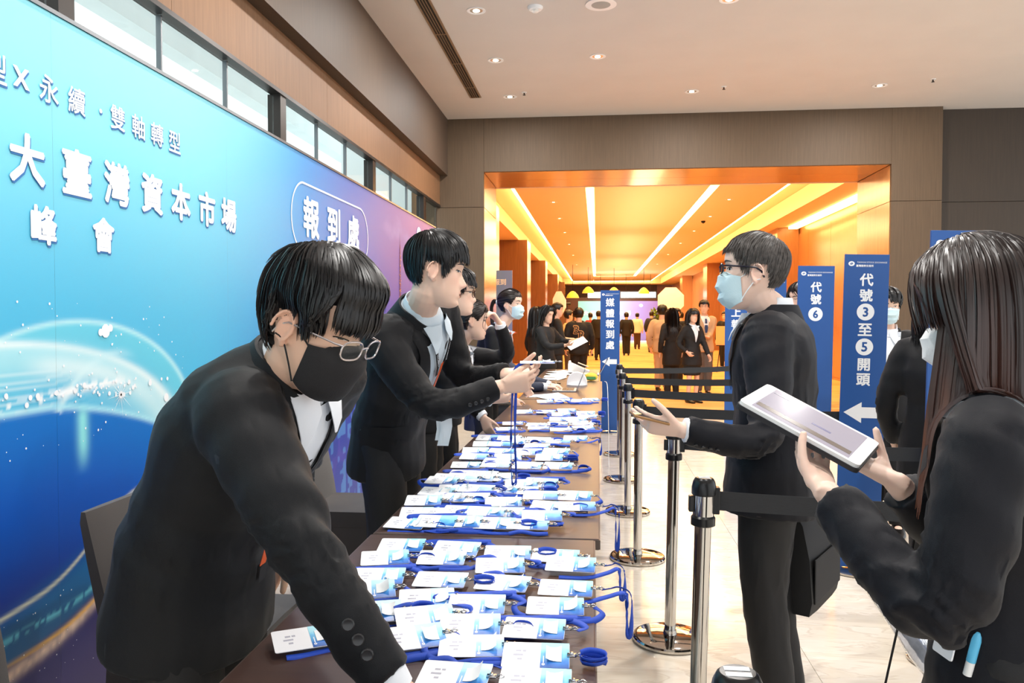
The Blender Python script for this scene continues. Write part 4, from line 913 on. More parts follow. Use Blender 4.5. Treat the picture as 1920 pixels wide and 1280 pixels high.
def hand_into(mb, w, f, n, side, curls=(.3, .3, .35, .4), thumb=(0.6, 0.5, 0.3), s=1.0, spread=0.10):
    """palm, four unequal fingers with knuckle bends and a thumb; f finger direction, n palm normal"""
    f = nrm(f); n = V(n); n = (n - f * n.dot(f)).normalized(); t = f.cross(n) if side == 'R' else n.cross(f); w = V(w)
    ring_loft(mb, [(w - f * .03 * s, t, n, .026 * s, .020 * s), (w + f * .0 * s, t, n, .027 * s, .019 * s), (w + f * .03 * s, t, n, .034 * s, .0175 * s), (w + f * .07 * s, t, n, .041 * s, .015 * s), (w + f * .092 * s, t, n, .040 * s, .0125 * s), (w + f * .1 * s, t, n, .034 * s, .009 * s)], 16, 2.4)
    for i, (lat, ln, r) in enumerate(((.030, .074, .0088), (.0105, .082, .0092), (-.0105, .076, .0088), (-.029, .060, .0078))):
        c = curls[i]; p = w + f * (.086 - .004 * abs(i - 1)) * s + t * lat * s; d = (f + t * spread * (1.5 - i) * .5).normalized(); pts = [p - d * .012 * s, p]; rad = [r, r * 1.05]
        ang = 0; 
        for q, (fr, bend) in enumerate(((.46, 75), (.30, 95), (.24, 60))):
            ang += math.radians(bend) * c; dd = d * math.cos(ang) + n * math.sin(ang)
            for h in (0.5, 1.0): pts.append(pts[-1] + dd * (ln * fr * .5 * s)); rad.append(r * (1.0 - .09 * (q + h)))
        mb.tube(pts, [x * s for x in rad], 10); mb.ellipsoid(pts[-1], (rad[-1] * s,) * 3, None, 10, 6)
    out, opp, bend = thumb; p = w + f * .022 * s + t * .024 * s; d = (f * (1 - .55 * out) + t * out + n * opp * .5).normalized(); pts = [p - d * .014 * s, p]; rad = [.0135, .0135]
    for q, (ln, b) in enumerate(((.042, 0), (.032, .6), (.027, .6))):
        d = (d + f * b * bend * .8 + n * b * bend * opp - t * b * bend * .5).normalized()
        pts.append(pts[-1] + d * ln * s); rad.append((.0115, .0105, .0085)[q])
    mb.tube(spline(pts, 3), [float(np.interp(i, np.linspace(0, len(pts) * 3 - 3, len(rad)), rad)) * s for i in range(len(pts) * 3 - 2)], 10); mb.ellipsoid(pts[-1], (.0085 * s,) * 3, None, 10, 6)
    for k in (.2, .5): mb.ellipsoid(w + f * (.03 + .03 * k) * s + t * .022 * s + n * .008 * s, (.016 * s,) * 3, None, 10, 6)   # heel of the thumb

class Hair:
    """shell plus combed strands grown on a head; everything in the head frame"""
    def __init__(s, fem, wide=1.0): s.P = head_points(fem, wide=wide); s.wide = wide
    def shell(s, thick, hairline, cut=None):
        P = s.P; nz, na = P.shape[:2]; rows = []; keep = np.zeros((nz, na), bool); Q = P.copy(); Q2 = P.copy()
        for i in range(nz):
            for k in range(na):
                p = V(P[i, k]); az = math.atan2(p.x, p.y); h = hairline(az); m = min(1.0, max(0.0, (p.z - h) / .02)); keep[i, k] = p.z > h - .004
                c = V((0, -.008, .0)); d = (p - c).normalized(); Q[i, k] = p + d * (thick(az, p.z) * (0.25 + .75 * m) if keep[i, k] else -.01); Q2[i, k] = p + d * (thick(az, p.z) * (0.25 + .75 * m) if keep[i, k] else .006)
        mb = MB(); idx = {}
        for i in range(nz - 1):
            for k in range(na):
                j = (k + 1) % na
                if keep[i, k] or keep[i + 1, k] or keep[i, j] or keep[i + 1, j]:
                    f = []
                    for a in ((i, k), (i + 1, k), (i + 1, j), (i, j)):
                        if a not in idx: idx[a] = len(mb.v); mb.v.append(tuple(Q[a[0], a[1]]))
                        f.append(idx[a])
                    mb.f.append(tuple(f)); mb.mi.append(0)
        top = [idx[(nz - 1, k)] for k in range(na) if (nz - 1, k) in idx]
        if len(top) == na: mb.f.append(tuple(top)); mb.mi.append(0)
        s.full = BVHTree.FromPolygons([tuple(q) for q in Q2.reshape(-1, 3)], [(i*na+k, (i+1)*na+k, (i+1)*na+(k+1) % na, i*na+(k+1) % na) for i in range(nz-1) for k in range(na)]); s.mb = mb; s.tree = BVHTree.FromPolygons(mb.v, mb.f); return s
    def strands(s, n, root, field, length, width=.004, lift=.002, step=.012, stop=None, seed=1, collide=None, stiff=.55, flat=.45, cling=False):
        r = random.Random(seed); out = MB()
        for _ in range(n):
            p = V(root(r)); h = s.tree.find_nearest(p)
            if h[0] is None: continue
            p = h[0] + h[1] * lift * r.uniform(.3, 1.6)
            if stop and stop(p, r): continue
            pts = [p.copy()]; d = None; L_ = length(r); m = max(3, int(L_ / step)); lf = lift * r.uniform(.4, 1.8)
            for q in range(m):
                g = V(field(p, r, q / m)); d = g.normalized() if d is None else (d * stiff + g.normalized() * (1 - stiff)).normalized()
                p = p + d * step; h = s.tree.find_nearest(p)
                if h[0] is not None:
                    dv = p - h[0]; sd = dv.dot(h[1])
                    if sd < lf and sd > -.05 and (dv - h[1] * sd).length < .003: p = h[0] + h[1] * lf
                if cling:
                    h = s.full.find_nearest(p)
                    if h[0] is not None: p = h[0] + h[1] * (lf * (.6 + .9 * q / m))
                if collide: p = collide(p)
                pts.append(p.copy())
                if stop and stop(p, r): break
            if len(pts) < 3: continue
            w_ = width * r.uniform(.6, 1.3); mm = len(pts)
            hn = s.tree.find_nearest(pts[mm // 2])[1] or V((0, 0, 1))
            out.tube(pts, [w_ * (0.55 + 0.45 * min(1, 3 * k / mm)) * (1 - max(0, (k / (mm - 1) - .6) / .4) ** 1.5 * .85) for k in range(mm)], 3, flat=flat, up=hn)
        s.mb.add(out.v, out.f); return s

def patch_on(tree, org, u, v, fwd, rows, off, nu=9, reach=.5, th=0.0, back=-.5):
    """cloth patch draped over a surface: rows of (v, u_left, u_right) in the frame org,u,v and projected along -fwd"""
    g = []; last = None
    for (vv, ul, ur) in rows:
        row = []
        for k in range(nu):
            uu = lerp(ul, ur, k / (nu - 1)); p = org + u * uu + v * vv; h = tree.ray_cast(p + fwd * reach, -fwd, reach * 2)
            q = h[0] if h[0] is not None else None; row.append((p, q))
        g.append(row)
    vals = [(q - org).dot(fwd) for row in g for p, q in row if q is not None]; fb = float(np.median(vals)) if vals else 0
    G = [[(q if q is not None else p + fwd * fb) + fwd * off for p, q in row] for row in g]
    mb = MB(); mb.grid([[tuple(p) for p in row] for row in G])
    if th: mb.grid([[tuple(p - fwd * th) for p in reversed(row)] for row in G])
    return mb
def wrinkle(me, arms, torso, amp=1.0, seed=0):
    """soft cloth folds: rings and diagonals round the bends of the sleeves, drags across the body"""
    c = coords(me); n = normals(me); r = np.random.default_rng(seed); d = np.zeros(len(c)); w_arm = np.zeros(len(c))
    for (a, b, e) in arms:
        a, b, e = (np.array(x) for x in (a, b, e))
        for p0, p1, elbow_end in ((a, b, 1), (b, e, 0)):
            ax = p1 - p0; Ln = np.linalg.norm(ax); ax = ax / Ln; rel = c - p0; t = rel @ ax; rad = rel - t[:, None] * ax; rr = np.linalg.norm(rad, axis=1)
            inside = (t > -.04) & (t < Ln + .03) & (rr < .105); ref = np.cross(ax, (0.3, .2, .9)); ref /= np.linalg.norm(ref); ang = np.arctan2(rad @ np.cross(ax, ref), rad @ ref)
            de = np.abs(t - (Ln if elbow_end else 0)); w_ = .42 + .95 * np.exp(-(de / .085) ** 2) + (.15 * np.exp(-(t / .07) ** 2) if elbow_end else .2 * np.exp(-((t - Ln) / .05) ** 2))
            ph = r.uniform(0, 6, 4); s1 = np.sin(86 * t + 2.0 * np.sin(ang + ph[0]) + 1.6 * np.sin(31 * t + 2 * ang + ph[2]) + ph[1]) ; s2 = np.sin(64 * t - 2.6 * np.sin(ang * 1 + ph[2]) + ph[3])
            gm = .5 + .5 * np.sin(ang + ph[0] * 2 + 9 * t); ridge = (1 - np.abs(s1)) ** 1.5 * .9 * gm + s2 * .6 * (1.1 - gm) - .25
            d += np.where(inside, ridge * w_ * .0062 * amp, 0) * (w_arm < .5); w_arm = np.maximum(w_arm, inside * 1.0)
    p, q, fw, lt = (np.array(x) for x in torso); ax = q - p; Ln = np.linalg.norm(ax); ax = ax / Ln; rel = c - p; t = rel @ ax; u = rel @ lt; f = rel @ fw
    ph = r.uniform(0, 6, 5); s = np.sin(26 * t + 20 * u + ph[0] + 1.5 * np.sin(14 * u + ph[1])) * .5 + np.sin(42 * t - 18 * u + 9 * f + ph[2] + 1.2 * np.sin(20 * t + ph[3])) * .5
    d += np.where(w_arm < .5, s * .005 * amp * np.clip(1.2 - np.abs(t / Ln - .35), .3, 1.2), 0)
    set_coords(me, c + n * d[:, None])

def two_bone(a, c, la, lb, hint):
    """elbow or knee position between a and c"""
    a, c = V(a), V(c); d = c - a; D = min(d.length, (la + lb) * .999); x = (la * la - lb * lb + D * D) / (2 * D); h = math.sqrt(max(1e-6, la * la - x * x)); e = d.normalized(); k = V(hint); k = (k - e * k.dot(e)).normalized()
    return a + e * x + k * h

def make_person(spec):
    S = dict(height=1.72, yaw=0.0, lean=0.0, fem=False, voxel=.006, skin='fair', jacket='suit_black', trousers='trouser_black', hairmat='hair_black', build=1.0, lod=0, voice=None); S.update(spec)
    s = S['height'] / 1.72; yaw = math.radians(S['yaw']); f0 = V((-math.sin(yaw), math.cos(yaw), 0)); r0 = V((math.cos(yaw), math.sin(yaw), 0)); base = V((*S['base'], 0)); fem = S['fem']; lod = S['lod']; bw = S['build'] * (.9 if fem else 1.0)
    pel = V(S['pelvis']) if 'pelvis' in S else base + V((0, 0, .93 * s))
    le = math.radians(S['lean']); td = (V((0, 0, 1)) * math.cos(le) + f0 * math.sin(le))
    neck = V(S['neck']) if 'neck' in S else pel + td * .50 * s
    td = (neck - pel).normalized()
    ty = yaw + math.radians(S.get('twist', 0)); rs = V((math.cos(ty), math.sin(ty), S.get('tilt', 0.0))); rs = (rs - td * rs.dot(td)).normalized(); fs = td.cross(rs).normalized() if td.cross(rs).dot(f0) > 0 else rs.cross(td).normalized()
    # the head
    hy, hp, hr = (math.radians(x) for x in S.get('head_rot', (S['yaw'], 0, 0)))
    hs = S.get('hs', 1.0) * (.96 if fem else 1.0) * s ** .5
    Rh = Matrix.Rotation(hy, 3, 'Z') @ Matrix.Rotation(hp, 3, 'X') @ Matrix.Rotation(hr, 3, 'Y')
    head = V(S['head']) if 'head' in S else neck + (td * .5 + V((0, 0, .5))).normalized() * .185 * s + f0 * .025 * s
    Mh = Matrix.Translation(head) @ (Rh * hs).to_4x4()
    fh = Rh @ V((0, 1, 0)); uh = Rh @ V((0, 0, 1))
    sw = .178 * s * bw * (.95 if fem else 1)
    sho = {k: neck - td * .065 * s + rs * sg * sw + fs * S.get('sh_fwd', 0.0) for k, sg in (('L', -1), ('R', 1))}
    if 'sho' in S: sho.update({k: V(v) for k, v in S['sho'].items()})
    la, lb = .285 * s, .255 * s; arms = {}
    for k, sg in (('L', -1), ('R', 1)):
        A = dict(S.get('arm' + k, {}))
        wr = V(A['wrist']) if 'wrist' in A else sho[k] + V((0, 0, -.50 * s)) + r0 * sg * .07 + f0 * .05
        hint = V(A['hint']) if 'hint' in A else (r0 * sg * .5 - f0 * .9)
        el = V(A['elbow']) if 'elbow' in A else two_bone(sho[k], wr, la, lb, hint)
        arms[k] = (sho[k], el, wr, A)
    legs = {}
    for k, sg in (('L', -1), ('R', 1)):
        hip = pel - V((0, 0, .03 * s)) + r0 * sg * .085 * s; G_ = S.get('leg' + k, {})
        an = V(G_['ankle']) if 'ankle' in G_ else V((base.x, base.y, .085)) + r0 * sg * (.085 * s) + f0 * S.get('stride', 0.0) * sg
        kn = V(G_['knee']) if 'knee' in G_ else two_bone(hip, an, (hip - an).length * .512 if not G_.get('bend') else .44 * s, (hip - an).length * .492 if not G_.get('bend') else .43 * s, f0)
        legs[k] = (hip, kn, an)
    ctrl = (pel + neck) / 2 - fs * S.get('hunch', .02)
    def spine(t): return pel * (1 - t) ** 2 + ctrl * 2 * t * (1 - t) + neck * t * t if t >= 0 else pel + (V((0, 0, -1)) * S.get('hemdrop', 1.0) + (pel - ctrl).normalized() * .6).normalized() * (-t) * (neck - pel).length
    def axes(t):
        tan = (spine(min(1.05, t + .05)) - spine(t - .05)).normalized(); lat = r0.lerp(rs, max(0, min(1, t))); lat = (lat - tan * lat.dot(tan)).normalized(); fw = tan.cross(lat); 
        if fw.dot(f0) < 0 and abs(fw.dot(f0)) > .05: fw = -fw
        return lat, fw
    def torso(mb, table, k, n=22, pw=2.3, fshift=0.0):
        rg = []
        for t, ha, hb in table:
            lat, fw = axes(t); rg.append((spine(t) + fw * fshift, lat, fw, ha * s * bw * k, hb * s * k * (bw if bw > 1 else 1)))
        ring_loft(mb, rg, n, pw)
    JT = [(-.30, .192, .150), (-.16, .195, .148), (0, .190, .140), (.18, .178, .130), (.38, .172, .126), (.56, .182, .132), (.72, .196, .134), (.84, .196, .122), (.92, .165, .105), (.98, .11, .085), (1.03, .075, .072)]
    if fem: JT = [(-.28, .205, .148), (-.14, .205, .145), (0, .195, .138), (.2, .168, .122), (.38, .158, .118), (.58, .178, .135), (.70, .186, .134), (.84, .185, .115), (.92, .155, .1), (.98, .1, .08), (1.03, .068, .066)]
    if S.get('long_coat'): JT = [(-S['long_coat'], .215, .165), (-.5, .212, .16)] + JT[1:]
    # ---- body: one continuous mesh from head to feet
    mb = MB(); head_into(mb, Mh, fem, S.get('wide', 1.0))
    nr = (.050 if fem else .058) * s
    hb_ = Mh @ V((0, -.022, -.085)); limb(mb, [neck - td * .05 * s, neck + td * .01 * s, hb_, Mh @ V((0, -.018, -.04))], [nr * 1.25, nr * 1.05, nr * .98, nr * .95], 16)
    torso(mb, [(-.05, .14, .10), (.3, .13, .095), (.7, .15, .10), (.9, .12, .08), (1.0, .06, .055)], 1.0, 16)
    hsz = S.get('hand', .92 if fem else 1.0) * s ** .5
    for k in 'LR':
        a, e, w_, A = arms[k]; limb(mb, [a, e, w_], [.044 * s, .038 * s, .026 * s], 10)
        if A.get('show', True):
            fd = V(A['f']) if 'f' in A else (w_ - e).normalized(); pn = V(A['n']) if 'n' in A else (-r0 if k == 'R' else r0)
            if lod < 2: hand_into(mb, w_, fd, pn, k, A.get('curls', (.25, .3, .35, .4)), A.get('thumb', (.5, .5, .4)), hsz)
            else: mb.ellipsoid(w_ + fd.normalized() * .06, (.035, .03, .06) if abs(fd.normalized().z) > .6 else (.05, .05, .03))
        h, kn, an = legs[k]; limb(mb, [h, kn, an, an - V((0, 0, .03))], [.07 * s, .05 * s, .036 * s, .036 * s], 10)
        mb.ellipsoid(an + f0 * .06 - V((0, 0, .045)), (.03, .03, .03))
    body = resolve(mb, S['voxel'], 2, S.get('dec'), 'person')
    c = coords(body); Mi = np.array(Mh.inverted()); lc = c @ Mi[:3, :3].T + Mi[:3, 3]
    sk = lin(SKIN[S['skin']]); col = np.tile(sk, (len(c), 1)); fr = (lc[:, 1] > .03) & (np.abs(lc[:, 0]) < .09) & (np.abs(lc[:, 2]) < .13)
    def paint(m, k): 
        nonlocal col
        col = col * (1 - m[:, None]) + (col * np.array(k)) * m[:, None]
    lipm = np.exp(-(lc[:, 0] / .019) ** 4 - ((lc[:, 2] + .0742) / .0085) ** 4) * fr; paint(lipm * (.85 if fem else .6), (.82, .50, .50))
    ck = (np.exp(-((np.abs(lc[:, 0]) - .042) / .02) ** 2 - ((lc[:, 2] + .03) / .02) ** 2) + np.exp(-(lc[:, 0] / .014) ** 2 - ((lc[:, 2] + .04) / .014) ** 2)) * fr; paint(np.clip(ck, 0, 1) * .5, (1.0, .82, .80))
    er = (np.abs(lc[:, 0]) > .074) & (np.abs(lc[:, 0]) < .1) & (np.abs(lc[:, 2]) < .06) & (np.abs(lc[:, 1] + .012) < .04); paint(er * .4, (1.0, .78, .74))
    set_coords(body, c - np.array(base)); set_vcol(body, col); body.materials.append(M['skin'])
    root = link('person', body); root.location = base; tag(root, S['label'], 'person', S.get('group'))
    off = Matrix.Translation(-base)
    def part(name, mbx, m, parent=root, smooth=True, weld=False):
        mbx.v = [tuple(V(p) - base) for p in mbx.v]; return mbx.build(name, m if not isinstance(m, str) else M[m], parent, smooth=smooth, weld=weld)
    def mpart(name, me, m, parent=root):
        set_coords(me, coords(me) - np.array(base)); me.materials.append(M[m] if isinstance(m, str) else m); return link(name, me, parent)
    # ---- clothes
    tv = max(S['voxel'] * 1.6, .008) if lod < 2 else .02
    jk = None; jtree = None
    mb = MB(); torso(mb, JT, 1.0); ttree = BVHTree.FromPolygons(mb.v, mb.f)
    ends = {}
    for k in 'LR':
        a, e, w_, A = arms[k]; sl = A.get('sleeve', 1.0); we = lerp(e, w_, .93 * sl if sl <= 1 else .93); ends[k] = (e, we)
        limb(mb, [neck - td * .075 * s + rs * (-1 if k == 'L' else 1) * sw * .6, a, e, we], [.085 * s * bw, .082 * s * bw, .058 * s * S.get('slv', 1.0), .046 * s * S.get('slv', 1.0)], 16)
    jm = resolve(mb, tv, 5 if lod < 2 else 3, S.get('dec'), 'jacket')
    if lod < 2: wrinkle(jm, [arms[k][:3] for k in 'LR'], (pel, neck, fs, rs), S.get('fold', 1.0), int(abs(base.x * 100)) + 3)
    jtree = bvh_of(jm); jk = mpart(S.get('top_name', 'jacket'), jm, S['jacket'])
    mb = MB()
    for k in 'LR':
        h, kn, an = legs[k]; limb(mb, [h + V((0, 0, .06)), h, kn, an + V((0, 0, -.02))], [.10 * s * bw, .105 * s * bw, .078 * s, .062 * s], 14) if not S.get('skirt') else None
    if S.get('skirt'):
        ring_loft(mb, [(pel + V((0, 0, .05)), r0, f0, .16 * s, .12 * s), (pel - V((0, 0, .1)), r0, f0, .19 * s, .135 * s), (pel - V((0, 0, .42 * s)), r0, f0, .18 * s, .13 * s)], 18)
    else: torso(mb, [(-.26, .165, .125), (-.1, .178, .128), (.1, .16, .115)], 1.0, 18)
    tm = resolve(mb, max(tv, .016), 4, S.get('dec'), 'trousers'); 
    if lod < 2:
        cc_ = coords(tm); nn_ = normals(tm); set_coords(tm, cc_ + nn_ * (np.sin(cc_[:, 2] * 46 + 5 * np.sin(cc_[:, 0] * 30) + cc_[:, 1] * 20) * .0028 * np.exp(-((cc_[:, 2] - .5) / .28) ** 2))[:, None])
    mpart('skirt' if S.get('skirt') else 'trousers', tm, S['trousers'])
    for k in 'LR':
        an = legs[k][2]; mb = MB(); q = an + V((0, 0, -.085 + .035)); ring_loft(mb, [(an - f0 * .05 + V((0, 0, -.04)), r0, V((0, 0, 1)), .030, .045), (an + V((0, 0, -.04)), r0, V((0, 0, 1)), .038, .045), (an + f0 * .08 + V((0, 0, -.058)), r0, V((0, 0, 1)), .044, .027), (an + f0 * .14 + V((0, 0, -.065)), r0, V((0, 0, 1)), .040, .020), (an + f0 * .18 + V((0, 0, -.07)), r0, V((0, 0, 1)), .022, .014)], 14); part('shoe', mb, S.get('shoes', 'leather'))
    H = dict(ttree=ttree, root=root, Mh=Mh, base=base, part=part, jk=jk, jtree=jtree, neck=neck, td=td, rs=rs, fs=fs, s=s, fem=fem, ends=ends, arms=arms, pel=pel, legs=legs, spine=spine, axes=axes, bw=bw, r0=r0, f0=f0, S=S, hs=hs)
    return H

# ------------------------------------------------------------------ people: clothing details and faces
def suit_front(H, vdepth=.30, shirt='shirt_white', vwide=.075, lapel=True, collar_open=.03, jacket=None, points=True):
    s, neck, td, rs, fs, tree, part = (H[k] for k in ('s', 'neck', 'td', 'rs', 'fs', 'ttree', 'part')); org = neck; jm = jacket or H['S']['jacket']
    # shirt seen in the opening
    rows = [(lerp(-.03, -vdepth, t) * s, -lerp(vwide, .008, t) * s, lerp(vwide, .008, t) * s) for t in np.linspace(0, 1, 14)]
    part('shirt', patch_on(tree, org, rs, td, fs, rows, .004, 11), shirt)
    if lapel:
        for sg in (-1, 1):
            r2 = []
            for t in np.linspace(0, 1, 16):
                inn = lerp(vwide, .006, t); outw = (.030 + .045 * min(1, t * 2.2)) if t < .42 else .075 * (1 - (t - .42) / .58) + .004
                a, b = sg * inn * s, sg * (inn + outw) * s; r2.append((lerp(-.035, -vdepth - .01, t) * s, min(a, b), max(a, b)))
            part('lapel', patch_on(tree, org, rs, td, fs, r2, .010, 7, th=.003), jm, H['jk'])
    # jacket collar round the back of the neck, shirt collar inside it
    def band(r, rb, z0, z1, th, a0, a1, tiltf, name, m, parent, n=26):
        rws = []
        for k in range(n):
            a = lerp(a0, a1, k / (n - 1)); d = rs * math.sin(a) + fs * math.cos(a); c_ = neck + fs * .006 * s
            dn = fs * (tiltf * math.cos(a)); lo = c_ + d * r * s + td * (z0 * s) - td * .03 * s * max(0, math.cos(a)) ; hi = c_ + d * rb * s + td * (z1 * s) - td * (tiltf * s) * max(0, math.cos(a))
            rws.append([tuple(lo + d * th), tuple(hi + d * th * .5), tuple(hi - d * th * .5), tuple(lo - d * th)])
        mb = MB(); mb.grid(rws, closed=True); return part(name, mb, m, parent)
    k = .88 if H['fem'] else 1.0
    mbn = MB(); lt, fw_ = H['axes'](.98); ring_loft(mbn, [(H['spine'](.955) , lt, fw_, .128 * s * H['bw'], .099 * s), (H['spine'](.985), lt, fw_, .112 * s * H['bw'], .089 * s), (H['spine'](1.02), lt, fw_, .088 * s, .082 * s), (H['spine'](1.05), lt, fw_, .070 * s * k, .068 * s * k)], 22); part('shirt_yoke', mbn, shirt)
    band(.086 * k, .072 * k, -.03, .056, .003, -math.pi * .90 + math.pi, math.pi * .90 + math.pi, .075, 'shirt_collar', shirt, H['root'])
    if lapel: band(.122 * k, .090 * k, -.06, .032, .007, math.pi * .24, math.pi * 1.76, .045, 'jacket_collar', jm, H['jk'])
    for sg in (-1, 1) if points else ():   # points of the shirt collar
        tip = patch_on(tree, org, rs, td, fs, [(.004 * s, min(sg * .012, sg * .082) * s, max(sg * .012, sg * .082) * s), (-.03 * s, min(sg * .016, sg * .082) * s, max(sg * .016, sg * .082) * s), (-.065 * s, min(sg * .036, sg * .076) * s, max(sg * .036, sg * .076) * s), (-.092 * s, min(sg * .056, sg * .066) * s, max(sg * .056, sg * .066) * s)], .022, 5, th=.002)
        part('collar_point', tip, shirt)
def cuffs(H, which='LR', m='shirt_white', ext=.022, buttons=True):
    s = H['s']
    for k in which:
        e, we = H['ends'][k]; d = (we - e).normalized(); mb = MB(); mb.tube([we - d * .03, we + d * .004, we + d * ext], [.040 * s, .0385 * s, .036 * s], 16); H['part']('shirt_cuff', mb, m)
def buttons_on(H, pts, dirs, r=.009):
    for p, d in zip(pts, dirs):
        h = H['jtree'].ray_cast(V(p) + V(d) * .15, -V(d), .3); q = h[0] if h[0] is not None else V(p); n_ = (h[1] if h[1] is not None else V(d)); mb = MB()
        rot = n_.to_track_quat('Z', 'Y').to_matrix().to_4x4(); Mx = Matrix.Translation(q) @ rot; mb.lathe([(r, -.001), (r, .003), (r * .8, .0045), (r * .5, .0035)], n=12, Mx=Mx); H['part']('button', mb, 'button', H['jk'])
def pocket_flap(H, c, d, w=.15, h=.055, slope=.0):
    d = V(d).normalized(); u = V((0, 0, 1)).cross(d).normalized(); v = V((0, 0, 1)); rows = [(lerp(h / 2, -h / 2, t), -w / 2, w / 2) for t in (0, .3, .7, 1)]
    mb = patch_on(H['jtree'], V(c), u, v, d, rows, .004, 9, th=.003); H['part']('pocket_flap', mb, H['S']['jacket'], H['jk'])
def neck_strap(H, m='strap_black', tail=.42, drop_m='strap_orange', split=.28, x0=.085):
    s, neck, td, rs, fs, tree = (H[k] for k in ('s', 'neck', 'td', 'rs', 'fs', 'ttree'))
    for sg in (-1, 1):
        rows = [(lerp(.0, -split, t) * s, sg * lerp(x0, .012, t) * s - .009, sg * lerp(x0, .012, t) * s + .009) for t in np.linspace(0, 1, 10)]
        H['part']('lanyard_strap', patch_on(tree, neck, rs, td, fs, rows, .016, 3, th=.001), m)
    rows = [(lerp(-split + .06, -tail, t) * s, -.011, .011) for t in np.linspace(0, 1, 6)]; H['part']('lanyard_tail', patch_on(tree, neck, rs, td, fs, rows, .019, 3, th=.001), drop_m)
    rows = [(-tail * s, -.013, .013), (-(tail + .035) * s, -.013, .013)]; H['part']('lanyard_buckle', patch_on(tree, neck, rs, td, fs, rows, .022, 3, th=.008), 'strap_black')
def strap_text(H, text, sg, split=.22, x0=.085, h=.010):
    s, neck, td, rs, fs, tree = (H[k] for k in ('s', 'neck', 'td', 'rs', 'fs', 'ttree')); t_ = MB(); bold_text(t_, text, h, 0, 0, Matrix.Identity(4), .0006); L0 = max(v[0] for v in t_.v) - min(v[0] for v in t_.v)
    for i, (x, y, z) in enumerate(t_.v):
        v = -(split * s * .5 + x); u = sg * lerp(x0, .012, -v / (split * s)) * s + (-y); p = neck + rs * u + td * v; hit = tree.ray_cast(p + fs * .5, -fs, 1); t_.v[i] = tuple((hit[0] if hit[0] is not None else p) + fs * .0185)
    H['part']('strap_lettering', t_, 'shirt_white', None or H['root'], False)
def head_tree(H):
    P = head_points(H['fem'], wide=H['S'].get('wide', 1.0)); nz, na = P.shape[:2]; f = [(i*na+k, i*na+(k+1) % na, (i+1)*na+(k+1) % na, (i+1)*na+k) for i in range(nz-1) for k in range(na)]
    return BVHTree.FromPolygons([tuple(p) for p in P.reshape(-1, 3)], f)
def hpart(H, name, mb, m, parent=None, smooth=True):
    mb.v = [tuple(H['Mh'] @ V(p)) for p in mb.v]; return H['part'](name, mb, m, parent or H['root'], smooth)
def face(H, eyes=True, brow='hair_black', mouth=None, closed=.0):
    t = head_tree(H); X, Z, Y = V((1, 0, 0)), V((0, 0, 1)), V((0, 1, 0)); O = V((0, 0, 0))
    for sg in (-1, 1):
        if eyes:
            def al(w_, h_, up): return [((.0 + h_ * c_), 0, 0) for c_ in (1,)]
            n = 9; top = []; bot = []
            us = np.linspace(-1, 1, n); rows = []
            for v in np.linspace(1, -1, 5):
                row = []
                for u in us:
                    x = sg * (.032 + .0135 * u); hh = .0052 * (1 - u * u) ** .7 * (1 - closed); z = .0015 + .0012 * u + (hh if v > 0 else hh * .75) * v
                    h = t.ray_cast(V((x, .3, z)), -Y, .5); row.append(tuple(h[0] + Y * .0012) if h[0] else (x, .07, z))
                rows.append(row)
            mb = MB(); mb.grid(rows, 0)
            ir = []
            for k in range(12):
                a = 2 * math.pi * k / 12; x = sg * .0325 + .0052 * math.cos(a) + H['S'].get('gaze', 0) * .005; z = .0015 + min(.0044 * (1 - closed), .0052 * math.sin(a)) if math.sin(a) > 0 else .0015 + max(-.0038 * (1 - closed), .0052 * math.sin(a)); h = t.ray_cast(V((x, .3, z)), -Y, .5); ir.append(tuple((h[0] if h[0] else V((x, .07, z))) + Y * .002))
            mb.add(ir, [tuple(range(12))], 1)
            ls = []
            for u in us:
                x = sg * (.032 + .0145 * u); z = .0015 + .0012 * u + .0052 * (1 - u * u) ** .7 * (1 - closed) + .0004; h = t.ray_cast(V((x, .3, z)), -Y, .5); ls.append((h[0] if h[0] else V((x, .07, z))) + Y * .0018)
            mb.tube(ls, .0012, 5, 1); mb.mi = mb.mi[:-0] if False else mb.mi
            mb.mi = [0] * 32 + [1] * (len(mb.f) - 32)
            hpart(H, 'eye', mb, [M['eye_white'], M['eye_dark']])
        if brow:
            us = np.linspace(-1, 1, 9); rows = []
            for v in (1, .3, -.4, -1):
                row = []
                for u in us:
                    x = sg * (.034 + .020 * u); z = .0215 + .0045 * (1 - u * u) + .001 * u + v * .0028 * (1 - .6 * max(0, u)); h = t.ray_cast(V((x, .3, z)), -Y, .5); row.append(tuple((h[0] if h[0] else V((x, .07, z))) + Y * (.0016 - .001 * abs(v))))
                rows.append(row)
            mb = MB(); mb.grid(rows); hpart(H, 'eyebrow', mb, brow)
    if mouth:
        rows = []
        for v in (1, .4, -.4, -1):
            row = []
            for u in np.linspace(-1, 1, 9):
                x = .019 * u; z = -.0742 + v * mouth * (1 - u * u); h = t.ray_cast(V((x, .3, z)), -Y, .5); row.append(tuple((h[0] if h[0] else V((x, .09, z))) + Y * .0015))
            rows.append(row)
        mb = MB(); mb.grid(rows); hpart(H, 'mouth', mb, 'mouth')
